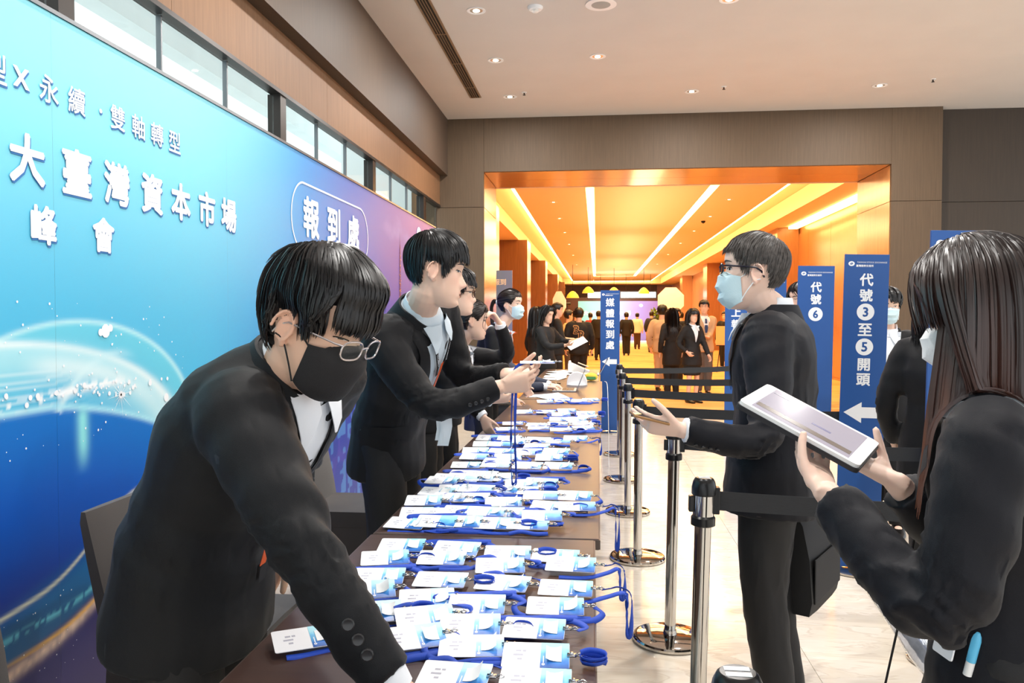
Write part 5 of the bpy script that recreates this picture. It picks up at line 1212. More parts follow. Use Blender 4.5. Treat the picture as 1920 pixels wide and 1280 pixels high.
def face_mask(H, m='mask_blue', loops='white', pleat=True, drop=0.0):
    top = [(0, .004), (.25, .0), (.55, -.012), (.8, -.016), (1, -.02)]
    cen = [(.090, -.006), (.103, -.022), (.112, -.04), (.110, -.058), (.103, -.078), (.099, -.096), (.091, -.112), (.064, -.126)]
    rows = []; nr_ = len(cen); nu = 17
    for i, (yc, zc_) in enumerate(cen):
        q = i / (nr_ - 1); ze = lerp(-.022, -.098, q); xe = lerp(.066, .056, q) * H['S'].get('wide', 1.0); ye = lerp(.040, .028, q); row = []
        for k in range(nu):
            u = lerp(-1, 1, k / (nu - 1)); au = abs(u); x = xe * math.copysign(math.sin(au * math.pi / 2) ** .9, u); y = lerp(yc, ye, au ** 1.7); z = lerp(zc_, ze, au ** 1.4) - drop
            if i == 0: z -= .004 * math.sin(au * math.pi); y -= .012 * math.sin(min(1, au * 1.6) * math.pi)
            if pleat: y += .0038 * ((i % 2) * 2 - 1) * (1 - au ** 3) * (0 < i < nr_ - 1)
            row.append((x * 1.03, y, z))
        rows.append(row)
    mb = MB(); mb.grid(rows); mb.grid([[(x, y - .0025, z) for x, y, z in reversed(r_)] for r_ in rows]); mk = hpart(H, 'face_mask', mb, m)
    for sg in (-1, 1):
        for z0, ze, zz in ((-.026, .012, 0), (-.096, -.034, 1)):
            mb = MB(); mb.tube(spline([(sg * .066, .038 if not zz else .03, z0 - drop), (sg * .0735, .015, lerp(z0, ze, .5)), (sg * .079, -.006, ze), (sg * .083, -.022, ze - .01 if not zz else ze + .006)], 5), .0016, 6); hpart(H, 'ear_loop', mb, loops if not loops == 'white' else 'mask_white', mk)
def glasses(H, m='frame_dark', shape=.021, rim=.0017, z=.0, y=.094, lens=True):
    g = thing_part = None; mb = MB()
    def loop(cx_, w_, h_): return [(cx_ + w_ * math.copysign(abs(math.cos(a)) ** .7, math.cos(a)), y - .010 * (abs(cx_ + w_ * math.cos(a)) / .065) ** 2, z - .004 + h_ * math.copysign(abs(math.sin(a)) ** .7, math.sin(a))) for a in np.linspace(0, 2 * math.pi, 25)]
    for sg in (-1, 1): mb.tube(loop(sg * .033, .0255, shape), rim, 6)
    mb.tube([(-.0085, y, z), (-.004, y + .003, z + .003), (.004, y + .003, z + .003), (.0085, y, z)], rim, 6)
    o = hpart(H, 'glasses', mb, m)
    wd = H['S'].get('wide', 1.0)
    for sg in (-1, 1):
        mb = MB(); mb.tube([(sg * .058, y - .008, z + .004), (sg * .069 * wd, y - .018, z + .005), (sg * .0775 * wd, .03, z + .004), (sg * .081 * wd, -.005, z + .003), (sg * .081 * wd, -.022, z - .008), (sg * .078 * wd, -.032, z - .026)], rim * 1.1, 6); hpart(H, 'temple', mb, m, o)
        if lens: mb = MB(); L0 = loop(sg * .033, .0245, shape * .95)[:-1]; mb.add(L0, [tuple(range(24))]); hpart(H, 'lens', mb, 'lens', o)
def rand_scalp(r, zmin=-.06):
    while True:
        a = r.uniform(-math.pi, math.pi); z = r.uniform(zmin, .13); y = math.cos(a); x = math.sin(a)
        if r.random() < .3: return (r.gauss(0, .03), r.gauss(-.02, .04), .14)
        return (x * .1, y * .12 - .01, z)
def short_hair(H, m, thick=.02, fringe=.035, side=-.005, nape=-.07, n=900, width=.004, whorl=(0.015, -.05, .12), part_x=None, seed=1, rec=0.0, ruffle=.25, front=True, lift=.004):
    wide = H['S'].get('wide', 1.0); A = Hair(H['fem'], wide)
    def hl(az):
        a = abs(az)
        if a < .85: return .058 + rec
        if a < 1.25: return lerp(.058 + rec, -.01, (a - .85) / .4)
        if a < 1.42: return lerp(-.01, .018, (a - 1.25) / .17)
        if a < 2.02: return .02
        if a < 2.25: return lerp(.02, nape + .01, (a - 2.02) / .23)
        return nape
    A.shell(lambda az, z: thick * (.40 + .50 * min(1, max(0, (z + .03) / .12))), hl)
    wv = V(whorl)
    def field(p, r, q):
        d = p - wv; d.z = min(d.z, .0)
        if part_x is not None and p.y > -.04: d = V((p.x - part_x, .55 * (p.y + .06) + .02, -.02)) if True else d
        g = V((d.x, d.y, 0)); g = g.normalized() if g.length > .004 else V((r.uniform(-1, 1), 1, 0)); 
        down = min(1, max(0, (.125 - p.z) / .06)); return g * (1 - .55 * down) + V((0, 0, -1)) * (.15 + .9 * down) + V((r.uniform(-1, 1), r.uniform(-1, 1), r.uniform(-.6, .8))) * ruffle
    def stop(p, r):
        a = abs(math.atan2(p.x, p.y)); sb = side - .018
        zc_ = fringe + r.uniform(-.010, .008) if a < .72 else lerp(fringe, sb, (a - .72) / .5) + r.uniform(-.008, .008) if a < 1.22 else sb + r.uniform(-.008, .008) if a < 1.42 else .018 + r.uniform(-.004, .006) if a < 2.02 else lerp(.0, nape, (a - 2.02) / .25) if a < 2.27 else nape + r.uniform(-.01, .01)
        return p.z < zc_
    def root(r): return rand_scalp(r, .0)
    A.strands(n, root, field, lambda r: r.uniform(.07, .17), width, lift, .010, stop, seed, stiff=.6, flat=.5, cling=True)
    return hpart(H, 'hair', A.mb, m)
# ------------------------------------------------------------------ the people at the desk
def staff_extras(H, **kw): suit_front(H, **kw)
# A: man in the black mask, leaning over the table
A_ = make_person(dict(label='person in black suit and black mask with glasses leaning over the table', base=(-.93, 1.74), yaw=-97, height=1.78, pelvis=(-.905, 1.72, .86), neck=(-.625, 1.59, 1.315), head=(-.540, 1.52, 1.412), head_rot=(-106, -24, 0), hs=1.08, hunch=.07, build=1.06, voxel=.004, dec=.3, skin='warm', jacket='suit_charcoal', fold=1.5,
    sho={'R': (-.655, 1.435, 1.215)}, armR=dict(wrist=(-.350, 1.325, .79), elbow=(-.50, 1.33, 1.02), f=(.62, -.25, -.42), n=(-.3, .2, -.9), curls=(.2, .2, .25, .3)), armL=dict(wrist=(-.84, 2.02, .83)), hemdrop=.6))
suit_front(A_, vdepth=.30, vwide=.07); cuffs(A_, 'R', ext=.03); neck_strap(A_)
short_hair(A_, 'hair_black', thick=.026, fringe=.020, side=.004, nape=-.075, n=2500, width=.0024, part_x=-.012, whorl=(0, -.06, .13), seed=3, ruffle=.2)
face(A_, closed=.75); face_mask(A_, 'mask_black', 'mask_black', pleat=False); glasses(A_, 'frame_silver', .017, .0016, z=-.004, y=.104)
_e, _w = A_['ends']['R']; _d = (_w - _e).normalized()
buttons_on(A_, [_w - _d * (.035 + .028 * k) for k in range(3)], [(.05, -.85, .5)] * 3, .011)
# B: tall young man holding out a badge
B_ = make_person(dict(label='person with short black hair and open black suit holding out a badge', base=(-.93, 3.40), yaw=-96, height=1.82, pelvis=(-.89, 3.36, .95), neck=(-.685, 3.07, 1.445), head=(-.600, 2.98, 1.607), head_rot=(-80, -9, 0), hs=1.1, hunch=.03, voxel=.0045, dec=.42, skin='fair', jacket='suit_black', fold=1.2,
    sho={'R': (-.80, 2.94, 1.335)}, armR=dict(wrist=(-.355, 2.985, 1.165), hint=(-.2, -.3, -1), f=(.97, .12, .16), n=(-.05, .9, .45), curls=(.25, .3, .38, .45), thumb=(.35, .7, .5)), armL=dict(wrist=(-.345, 3.14, 1.20), hint=(-.1, .5, -1), f=(.96, -.22, .1), n=(.1, -.55, .85), curls=(.3, .35, .4, .45), thumb=(.4, .8, .5)), hemdrop=.9))
suit_front(B_, vdepth=.44, vwide=.10, shirt='shirt_blue'); neck_strap(B_, tail=.34, split=.22); strap_text(B_, 'BLACK VACANCY', 1); strap_text(B_, 'BLACK VACANCY', -1)
short_hair(B_, 'hair_black', thick=.014, fringe=.040, side=-.004, nape=-.078, n=2200, width=.0023, seed=5, ruffle=.12)
face(B_, closed=.35, mouth=.007)
_e, _w = B_['ends']['R']; _d = (_w - _e).normalized()
buttons_on(B_, [_w - _d * (.03 + .022 * k) - V((0, 0, .012)) for k in range(4)], [(0, -.9, -.35)] * 4, .008)
pocket_flap(B_, (-.84, 3.2, .955), (.12, -1, 0))
b_ = badge(-.225, 3.04, 1.253, .1, .05, 0, 'white badge card held out in the hands of the tall young man', None, lan=None, coup=True)
for ch in list(b_.children):
    if ch.name.startswith('lanyard'): bpy.data.objects.remove(ch)
mb = MB(); ribbon(mb, [(-.02, .0, -.004), (-.09, .02, -.02), (-.105, .02, -.12), (-.112, .03, -.30), (-.108, .02, -.46), (-.10, .015, -.475), (-.09, .01, -.45), (-.095, .02, -.28), (-.09, .02, -.1), (-.08, .02, -.03)], .012, 1.35, n=5); mb.build('lanyard', M['lanyard'], b_, smooth=True)
mb = MB()
for k, (dx, dz) in enumerate(((0, 0), (.018, -.02))): mb.grid([[( -.60 + dx + .022 * u + .01 * math.sin(v * 3 + k), 3.02 - .004 * k + .01 * v, 1.06 + dz - .11 * v) for u in (-1, -.3, .3, 1)] for v in (0, .3, .6, 1)])
B_['part']('hanging_papers', mb, 'card_paper')
# C: man with brown glasses
C_ = make_person(dict(label='person with round brown glasses in black suit beside the tall young man', base=(-1.03, 4.52), yaw=-90, height=1.76, pelvis=(-1.0, 4.52, .92), neck=(-.915, 4.52, 1.385), head=(-.79, 4.5, 1.572), head_rot=(-86, -4, 0), hs=1.06, voxel=.007, dec=.42, skin='fair', jacket='suit_black',
    armR=dict(wrist=(-.585, 4.42, .965), hint=(-.2, -.4, -1), f=(.9, .15, .1), n=(.0, .6, .8), curls=(.2, .3, .4, .5)), armL=dict(wrist=(-.58, 4.56, 1.01), hint=(-.2, .4, -1), f=(.95, -.15, .15), n=(.1, -.7, .5), curls=(.5, .5, .55, .6))))
suit_front(C_, vdepth=.32, vwide=.085); neck_strap(C_, tail=.32, split=.2); cuffs(C_, 'LR')
short_hair(C_, 'hair_black', thick=.018, fringe=.04, side=-.0, nape=-.07, n=500, width=.0045, seed=7)
face(C_, closed=.2); glasses(C_, 'frame_brown', .021, .0022)
ph = tag(MB().box((-.04, -.006, -.075), (.04, .006, .075)).build('smartphone', M['screen'], loc=(-.50, 4.47, 1.045), rot=(0, .5, .1), bevel=.004), 'black smartphone in the hands of the person with brown glasses', 'phone')
# D: woman with tied hair, hand at her forehead
D_ = make_person(dict(label='person with tied-back dark hair touching the forehead, black blazer', base=(-1.0, 5.12), yaw=-84, height=1.60, fem=True, pelvis=(-1.0, 5.12, .86), neck=(-.875, 5.05, 1.245), head=(-.778, 5.0, 1.412), head_rot=(-80, -6, 0), hs=1.08, voxel=.007, dec=.42, skin='fair', jacket='suit_black',
    armR=dict(wrist=(-.665, 4.64, .845), hint=(-.6, -.5, .2), f=(.3, -.15, -.65), n=(.5, .3, -.6), curls=(.1, .1, .1, .15)), armL=dict(wrist=(-.612, 5.06, 1.385), hint=(.5, .3, -.8), f=(-.45, -.2, .75), n=(-.8, -.3, -.3), curls=(.35, .4, .45, .5)), sho={'L': (-.85, 5.22, 1.18)}))
suit_front(D_, vdepth=.28, vwide=.08); cuffs(D_, 'LR', ext=.02)
def tied_hair(H, m, bun='bun', seed=1, n=500, tail=.0, thick=.012, width=.004):
    A = Hair(True, H['S'].get('wide', 1.0))
    def hl(az):
        a = abs(az); return .062 if a < .6 else lerp(.062, .0, (a - .6) / .55) if a < 1.15 else lerp(.0, .016, (a - 1.15) / .5) if a < 1.65 else lerp(.016, -.05, (a - 1.65) / .4) if a < 2.05 else -.062
    A.shell(lambda az, z: thick, hl); knot = V((0, -.115, .02 if bun == 'tail' else -.03))
    def field(p, r, q): g = knot - p; return g.normalized() + V((r.uniform(-1, 1), r.uniform(-1, 1), r.uniform(-1, 1))) * .08
    A.strands(n, lambda r: rand_scalp(r, -.03), field, lambda r: r.uniform(.08, .2), width, .002, .012, lambda p, r: (p - knot).length < .03, seed)
    if bun == 'bun': A.mb.ellipsoid(knot + V((0, -.012, -.01)), (.035, .028, .038))
    else:
        r = random.Random(seed)
        for k in range(46):
            a = r.uniform(0, 6.28); q = r.uniform(0, .018); o = V((q * math.cos(a), 0, q * math.sin(a))); L_ = tail * r.uniform(.8, 1.05)
            A.mb.tube(spline([knot + o * .6, knot + o + V((0, -.04, .01)), knot + o * 1.5 + V((0, -.065, -.05)), knot + o * 1.6 + V((0, -.06, -L_ * .6)), knot + o + V((r.uniform(-.01, .01), -.045, -L_))], 4), [.005] * 8 + [.006] * 5 + [.003] * 3 + [.001], 4)
    return hpart(H, 'hair', A.mb, m), knot
tied_hair(D_, 'hair_soft', 'bun', 4)
mb = MB(); mb.tube(spline([(.055, .075, .06), (.07, .068, .02), (.074, .062, -.02), (.066, .07, -.05)], 5), .0018, 5); mb.tube(spline([(.05, .08, .06), (.062, .08, .02), (.064, .078, -.03), (.058, .082, -.06), (.05, .09, -.065)], 5), .0015, 5); hpart(D_, 'loose_lock', mb, 'hair_soft')
face(D_, closed=.25)
# E: woman in a blue mask with a ponytail
E_ = make_person(dict(label='person with ponytail and pale blue mask in black blazer and orange lanyard', base=(-.93, 6.42), yaw=-98, height=1.66, fem=True, neck=(-.775, 6.4, 1.34), pelvis=(-.91, 6.42, .88), head=(-.685, 6.4, 1.533), head_rot=(-108, 2, 0), hs=1.04, voxel=.008, dec=.42, skin='fair', jacket='suit_black', armR=dict(wrist=(-.66, 6.2, .80), f=(.5, 0, -.8), curls=(.5, .5, .5, .5)), armL=dict(wrist=(-.6, 6.5, .86))))
suit_front(E_, vdepth=.30, vwide=.07); neck_strap(E_, 'strap_orange', tail=.30, split=.24)
h_, kn = tied_hair(E_, 'hair_soft', 'tail', 6, tail=.30); mb = MB(); mb.tube([kn + V((.02 * math.cos(a), -.008, .02 * math.sin(a))) for a in np.linspace(0, 6.28, 14)], .007, 8); hpart(E_, 'hair_tie', mb, 'shirt_white')
face(E_); face_mask(E_, 'mask_blue')
# typist whose hands rest on the laptop, sitting behind the row
T_ = make_person(dict(label='person in blue-grey suit sleeves typing on the laptop', base=(-1.12, 7.5), yaw=-90, height=1.68, pelvis=(-1.10, 7.5, .52), neck=(-1.0, 7.5, 1.02), head=(-.93, 7.5, 1.20), head_rot=(-90, -15, 0), voxel=.009, dec=.42, jacket='suit_blue',
    armR=dict(wrist=(-.475, 7.42, .785), hint=(0, -.4, -1), f=(1, .12, -.05), n=(0, 0, -1), curls=(.3, .3, .3, .35)), armL=dict(wrist=(-.45, 7.60, .79), hint=(0, .4, -1), f=(1, -.15, -.05), n=(0, 0, -1), curls=(.3, .3, .3, .35)), sho={'R': (-.93, 7.33, .98), 'L': (-.93, 7.68, .98)}, legR=dict(ankle=(-.78, 7.4, .085), knee=(-.70, 7.4, .52)), legL=dict(ankle=(-.78, 7.6, .085), knee=(-.70, 7.6, .52))))
suit_front(T_, vdepth=.26); cuffs(T_, 'LR', ext=.03); short_hair(T_, 'hair_black', n=250, width=.006, seed=12); face(T_)

# ------------------------------------------------------------------ visitors
# G: man in the dark suit with blue mask, reaching out a phone
G_ = make_person(dict(label='person in dark suit, blue mask and glasses reaching out a phone', base=(.64, 2.90), yaw=76, height=1.73, pelvis=(.615, 2.90, .905), neck=(.615, 2.905, 1.435), head=(.540, 2.86, 1.585), head_rot=(81, 4, 0), hs=1.1, voxel=.0045, dec=.42, skin='pale', jacket='suit_navy', build=1.08, fold=1.15, wide=1.04,
    sho={'L': (.565, 2.735, 1.325)}, armL=dict(wrist=(.262, 2.555, 1.07), elbow=(.525, 2.60, 1.045), f=(-.95, -.05, .18), n=(-.1, .75, .62), curls=(.15, .2, .25, .3), thumb=(.55, .4, .2)), armR=dict(wrist=(.78, 3.12, .80), f=(0, 0, -1), curls=(.8, .8, .8, .8)), legL=dict(ankle=(.63, 2.79, .085)), legR=dict(ankle=(.70, 2.97, .085)), hemdrop=1.0, trousers='trouser_black'))
suit_front(G_, vdepth=.26, vwide=.07); cuffs(G_, 'L', ext=.006)
short_hair(G_, 'hair_grey', thick=.006, fringe=.060, side=.006, nape=-.05, n=2000, width=.0014, lift=.003, part_x=.03, whorl=(0, -.06, .12), seed=9, rec=.012, ruffle=.3)
face(G_, brow='hair_grey'); face_mask(G_, 'mask_blue'); glasses(G_, 'frame_dark', .015, .0028, z=.004, y=.1)
_e, _w = G_['ends']['L']; _d = (_w - _e).normalized()
buttons_on(G_, [_w - _d * (.03 + .022 * k) - V((0, 0, .02)) for k in range(4)], [(0, -.8, -.5)] * 4, .007)
pocket_flap(G_, (.52, 2.72, .955), (-.25, -1, 0), .16)
ph = thing('smartphone', 'gold-edged smartphone held out by the suited man in the blue mask', 'phone', (.165, 2.53, 1.108), (.1, .25, .25))
MB().box((-.06, -.03, -.004), (.06, .03, .004)).build('case', mat('phone_gold', L(170, 130, 90), .3, metal=.7), ph, bevel=.003); MB().box((-.056, -.027, .0041), (.056, .027, .0045)).build('screen', M['screen'], ph)
bg = thing('briefcase', 'black soft briefcase hanging beside the suited man\'s legs', 'bag', (.80, 3.10, .36), (0, 0, math.radians(60)))
mb = MB(); mb.grid([[(x, y * w_, z) for x, y in ((-.19, -1), (-.1, -1.1), (.1, -1.1), (.19, -1), (.19, 1), (.1, 1.1), (-.1, 1.1), (-.19, 1))] for z, w_ in ((0, .055), (.05, .065), (.2, .055), (.32, .03), (.345, .015))], closed=True); mb.add([(x, y * .055, 0) for x, y in ((-.19, -1), (-.1, -1.1), (.1, -1.1), (.19, -1), (.19, 1), (.1, 1.1), (-.1, 1.1), (-.19, 1))], [tuple(reversed(range(8)))]); mb.build('bag_body', mat('bag_nylon', L(20, 20, 22), .6, bump=.3, bscale=700), bg, smooth=True)
for yy in (-.02, .02): MB().tube(spline([(-.07, yy, .33), (-.06, yy, .42), (0, yy * .5, .455), (.06, yy, .42), (.07, yy, .33)], 5), .008, 8).build('handle', M['leather'], bg, smooth=True)
mb = MB(); mb.tube([(.192 + .012 * math.cos(a), 0, .30 + .014 * math.sin(a)) for a in np.linspace(0, 6.28, 13)], .003, 6); mb.build('metal_ring', M['chrome'], bg, smooth=True)
MB().box((-.17, -.072, .04), (.17, -.066, .2)).build('front_pocket', M['trouser_black'], bg, bevel=.004)
ub = thing('wrapped_umbrella', 'long umbrella in a clear plastic sleeve slanting behind the woman with the tablet', 'umbrella', (0, 0, 0))
mb = MB(); mb.tube(spline([(.80, 2.93, .70), (.98, 2.78, .45), (1.13, 2.66, .22), (1.24, 2.56, .02)], 8), [float(np.interp(k / 24, [0, .1, .5, .9, 1], [.012, .03, .055, .035, .01])) for k in range(25)], 14, flat=.7); mb.build('plastic_sleeve', mat('clear_sleeve', L(200, 205, 215), .12, trans=.75, ior=1.15, var=.3, vscale=30, bump=.9, bscale=40, bdist=.01), ub, smooth=True)
mb = MB(); mb.tube(spline([(.79, 2.94, .72), (.98, 2.78, .45), (1.13, 2.66, .22), (1.23, 2.565, .03)], 6), [.008] + [.02] * 12 + [.012] * 6, 10); mb.build('folded_canopy', M['suit_blue'], ub, smooth=True)

# H: woman with long brown hair holding a tablet
H_ = make_person(dict(label='person with long brown hair in dark blazer looking at a tablet', base=(.74, 1.52), yaw=62, height=1.58, fem=True, pelvis=(.735, 1.50, .84), neck=(.690, 1.485, 1.285), head=(.682, 1.52, 1.435), head_rot=(57, -18, 0), hs=1.08, voxel=.005, dec=.42, skin='pale', jacket='suit_navy', build=1.06, fold=1.5, slv=1.12,
    sho={'L': (.615, 1.335, 1.205), 'R': (.725, 1.66, 1.205)}, armL=dict(wrist=(.415, 1.512, 1.108), elbow=(.535, 1.305, .965), f=(.008, .88, .31), n=(.33, -.32, .886), curls=(.18, .2, .22, .25), thumb=(.55, 1.3, .5), sleeve=.95), armR=dict(wrist=(.585, 1.640, 1.100), hint=(.8, .2, -.8), f=(-.80, .40, .44), n=(.33, -.32, .886), curls=(.18, .2, .22, .25), thumb=(.5, 1.3, .5), sleeve=.95)))
def long_hair(H, m, n=1500, bottom=-.40, width=.0042, thick=.016, seed=2, back=True, fringe=None, spread=.0, curtain=.03, lock=0):
    A = Hair(True, H['S'].get('wide', 1.0)); tree = H['jtree']; Mh = H['Mh']; Mi = Mh.inverted(); dn = (Mi.to_3x3() @ V((0, 0, -1))).normalized()
    def hl(az):
        a = abs(az); return .066 if a < .5 else lerp(.066, -.03, (a - .5) / .7) if a < 1.2 else -.085
    A.shell(lambda az, z: thick, hl)
    def field(p, r, q):
        side = V((p.x, 0, 0)); g = V((math.copysign(1, p.x), -.45, -.25)) if (p.y > .0 and abs(p.x) < .078 and p.z < .10) else V((p.x * 1.2, (p.y + .05) * .5 - .03, -.05)) if p.z > .085 else V((0, -.42 if p.y > .0 else 0, 0)) + dn
        return g.normalized() * 1.0 + dn * .5 + V((r.uniform(-1, 1), r.uniform(-1, 1), 0)) * .07
    def collide(p):
        w_ = Mh @ p; h = tree.find_nearest(w_, .08)
        if h[0] is not None and (w_ - h[0]).dot(h[1]) < .010: return Mi @ (h[0] + h[1] * (.010))
        return p
    zlim = (Mh.translation.z + bottom)
    A.strands(n, lambda r: (r.gauss(0, .05), r.uniform(-.11, .05), .13) if r.random() < .55 else (lambda a: (math.sin(a) * .1, math.cos(a) * .11, r.uniform(-.05, .09)))(r.uniform(curtain * 0 + .75, 2 * math.pi - .75)), field, lambda r: r.uniform(.42, .62), width, .004, .02, lambda p, r: (Mh @ p).z < zlim + r.uniform(-.03, .05) or (p.y > .055 and abs(p.x) < .055 and p.z < .06) or (p.y > .035 and p.z < .0), seed, collide, .7)
    if lock:
        A.strands(lock, lambda r: (-.12 + r.uniform(-.01, .01), r.uniform(-.03, .03), r.uniform(-.02, .06)), lambda p, r, q: dn + V((0, .10, 0)) + V((r.uniform(-1, 1), r.uniform(-1, 1), 0)) * .06, lambda r: r.uniform(.36, .44), width, .004, .02, lambda p, r: (Mh @ p).z < zlim - .02 + r.uniform(-.04, .05), seed + 9, collide, .7)
    if fringe is not None:
        A.strands(140, lambda r: (r.gauss(0, .035), .05, .11), lambda p, r, q: V((p.x * .3, .5 if p.z > .08 else .05, -1 if p.z < .1 else -.3)), lambda r: .12, width, .003, .012, lambda p, r: p.z < fringe + r.uniform(-.004, .004), seed + 5)
    return hpart(H, 'hair', A.mb, m)
def auburn():
    m, nt, b = new_mat('hair_auburn'); g = N(nt, 'ShaderNodeTexCoord'); sp = N(nt, 'ShaderNodeSeparateXYZ'); nt.links.new(g.outputs['Object'], sp.inputs[0])
    n_ = N(nt, 'ShaderNodeTexNoise'); n_.inputs['Scale'].default_value = 26; mp = N(nt, 'ShaderNodeMapping'); mp.inputs['Scale'].default_value = (1, 1, .12); nt.links.new(g.outputs['Object'], mp.inputs[0]); nt.links.new(mp.outputs[0], n_.inputs['Vector'])
    mr = N(nt, 'ShaderNodeMapRange'); mr.inputs[1].default_value = 1.56; mr.inputs[2].default_value = .92; nt.links.new(sp.outputs['Z'], mr.inputs[0])
    ad = N(nt, 'ShaderNodeMath', operation='MULTIPLY_ADD'); nt.links.new(n_.outputs['Fac'], ad.inputs[0]); ad.inputs[1].default_value = .7; nt.links.new(mr.outputs[0], ad.inputs[2])
    r = ramp(nt, ad.outputs[0], [(.2, L(34, 26, 25)), (.55, L(48, 33, 30)), (.8, L(74, 45, 37)), (1.0, L(120, 72, 52))]); nt.links.new(r.outputs[0], b.inputs['Base Color']); b.inputs['Roughness'].default_value = .34; b.inputs['Specular IOR Level'].default_value = .6
    return m
M['hair_auburn'] = auburn()
long_hair(H_, 'hair_auburn', n=2700, bottom=-.30, width=.003, thick=.018, lock=420)
face(H_, brow='hair_soft'); face_mask(H_, 'mask_white'); suit_front(H_, vdepth=.2, vwide=.055, points=False)
# the tablet
def quad_frame(TL, TR, BL): 
    TL, TR, BL = V(TL), V(TR), V(BL); a = (TR - TL); b = (BL - TL); x = a.normalized(); y = -(b - x * b.dot(x)).normalized(); z = x.cross(y); return Matrix(((x.x, y.x, z.x, 0), (x.y, y.y, z.y, 0), (x.z, y.z, z.z, 0), (0, 0, 0, 1))), TL + a / 2 + b / 2
Rq, cq = quad_frame((.3695, 1.78, 1.2756), (.570, 1.68, 1.1657), (.2797, 1.63, 1.2553))
tb = thing('tablet', 'white-framed tablet in dark case held in both hands', 'tablet', cq, Rq.to_euler())
def plate(w, h, r, z0, z1):
    mb = MB(); a = rounded(w, h, r, z0); b = rounded(w, h, r, z1); n = len(a); mb.add(a + b, [tuple(reversed(range(n))), tuple(range(n, 2 * n))] + [(i, (i + 1) % n, n + (i + 1) % n, n + i) for i in range(n)]); return mb
plate(.127, .090, .012, -.013, -.004).build('case', mat('tablet_case', L(40, 40, 44), .6), tb); plate(.1245, .0875, .011, -.0039, .0035).build('bezel', M['white'], tb)
plate(.101, .078, .001, .0036, .0039).build('screen', mat('tablet_screen', L(150, 146, 160), .12, emit=L(150, 148, 165), estr=.25), tb)
MB().box((-.098, -.060, .0040), (.098, -.040, .0042)).build('screen_bar', mat('screen_brown', L(96, 84, 76), .2), tb); MB().box((-.098, .050, .0040), (-.05, .056, .0042)).build('screen_text', mat('screen_text', L(90, 88, 110), .2), tb)
MB().box((.005, -.008, .0040), (.045, .0, .0042)).build('screen_text', mat('screen_text2', L(110, 110, 150), .2), tb); MB().lathe([(.006, .0036), (.006, .0039)], (.113, 0, 0), 16).build('home_button', M['offwhite'], tb)
# pocket things of the woman with the tablet
jt = H_['jtree']
def on_jacket(p, d=(0, -1, 0)):
    d = V(d).normalized(); h = jt.ray_cast(V(p) + d * .4, -d, .8); return (h[0], h[1]) if h[0] is not None else (V(p), V(d))
q_, n_ = on_jacket((.625, 1.5, .885), (-.25, -1, 0)); q_ = q_ + n_ * .004; zq = n_; xq = V((0, 0, 1)).cross(zq).normalized(); yq = zq.cross(xq)
Mx = Matrix(((xq.x, yq.x, zq.x, q_.x), (xq.y, yq.y, zq.y, q_.y), (xq.z, yq.z, zq.z, q_.z), (0, 0, 0, 1)))
cd = thing('pocket_card', 'white printed card tucked in the blazer pocket of the woman with the tablet', 'card', Mx.translation, Mx.to_euler())
plate(.027, .043, .004, .003, .006).build('card_body', M['card_white'], cd); MB().box((-.016, -.02, .0061), (.016, .012, .0063)).build('card_print', M['card_ink'], cd); MB().tube([(-.003, .043, .005), (0, .06, .004), (.002, .075, .002)], .0015, 6).build('card_string', M['strap_black'], cd, smooth=True)
q2, n2 = on_jacket((.66, 1.5, .872), (-.3, -1, 0)); pn = thing('highlighter_pen', 'light blue capped pen in the blazer pocket beside the white card', 'pen', q2 + n2 * .006, (0.15, .15, 0))
MB().lathe([(.0075, -.02), (.0075, .018), (.006, .026), (.003, .032)], n=14).build('pen_cap', mat('pen_blue', L(96, 190, 232), .3), pn, smooth=True); MB().lathe([(.007, -.045), (.007, -.0205)], n=14).build('pen_barrel', M['white'], pn, smooth=True)
mb = MB(); mb.tube(spline([(.60, 1.58, 1.0), (.585, 1.60, .85), (.565, 1.62, .70), (.545, 1.66, .5), (.53, 1.70, .25), (.52, 1.72, .01)], 6), .0022, 6); tag(mb.build('charging_cable', M['strap_black'], smooth=True), 'thin black cable dangling from the woman with the tablet', 'cable')
# I, J, K around the signs
I_ = make_person(dict(label='person with black bob hair and long black coat seen from behind', base=(1.64, 4.02), yaw=-40, height=1.57, fem=True, head_rot=(-52, -6, 0), hs=1.05, voxel=.009, dec=.42, jacket='suit_black', long_coat=.8, build=1.12, top_name='coat'))
long_hair(I_, 'hair_black', n=420, bottom=-.16, width=.007, thick=.02, seed=8); face(I_); face_mask(I_, 'mask_white')
J_ = make_person(dict(label='person in pale mask half hidden behind the sign reading three to five', base=(1.90, 5.5), yaw=165, height=1.60, fem=True, head_rot=(176, -4, 0), voxel=.009, dec=.42, jacket='suit_black')); suit_front(J_, vdepth=.25); short_hair(J_, 'hair_black', n=260, width=.006, seed=14); face(J_); face_mask(J_, 'mask_blue')
K_ = make_person(dict(label='person whose dark hair peeks out beside the sign numbered six', base=(1.60, 6.42), yaw=100, height=1.68, fem=True, head_rot=(110, -8, 0), voxel=.009, dec=.42, jacket='suit_black')); long_hair(K_, 'hair_soft', n=260, bottom=-.2, width=.007, seed=15); face(K_)
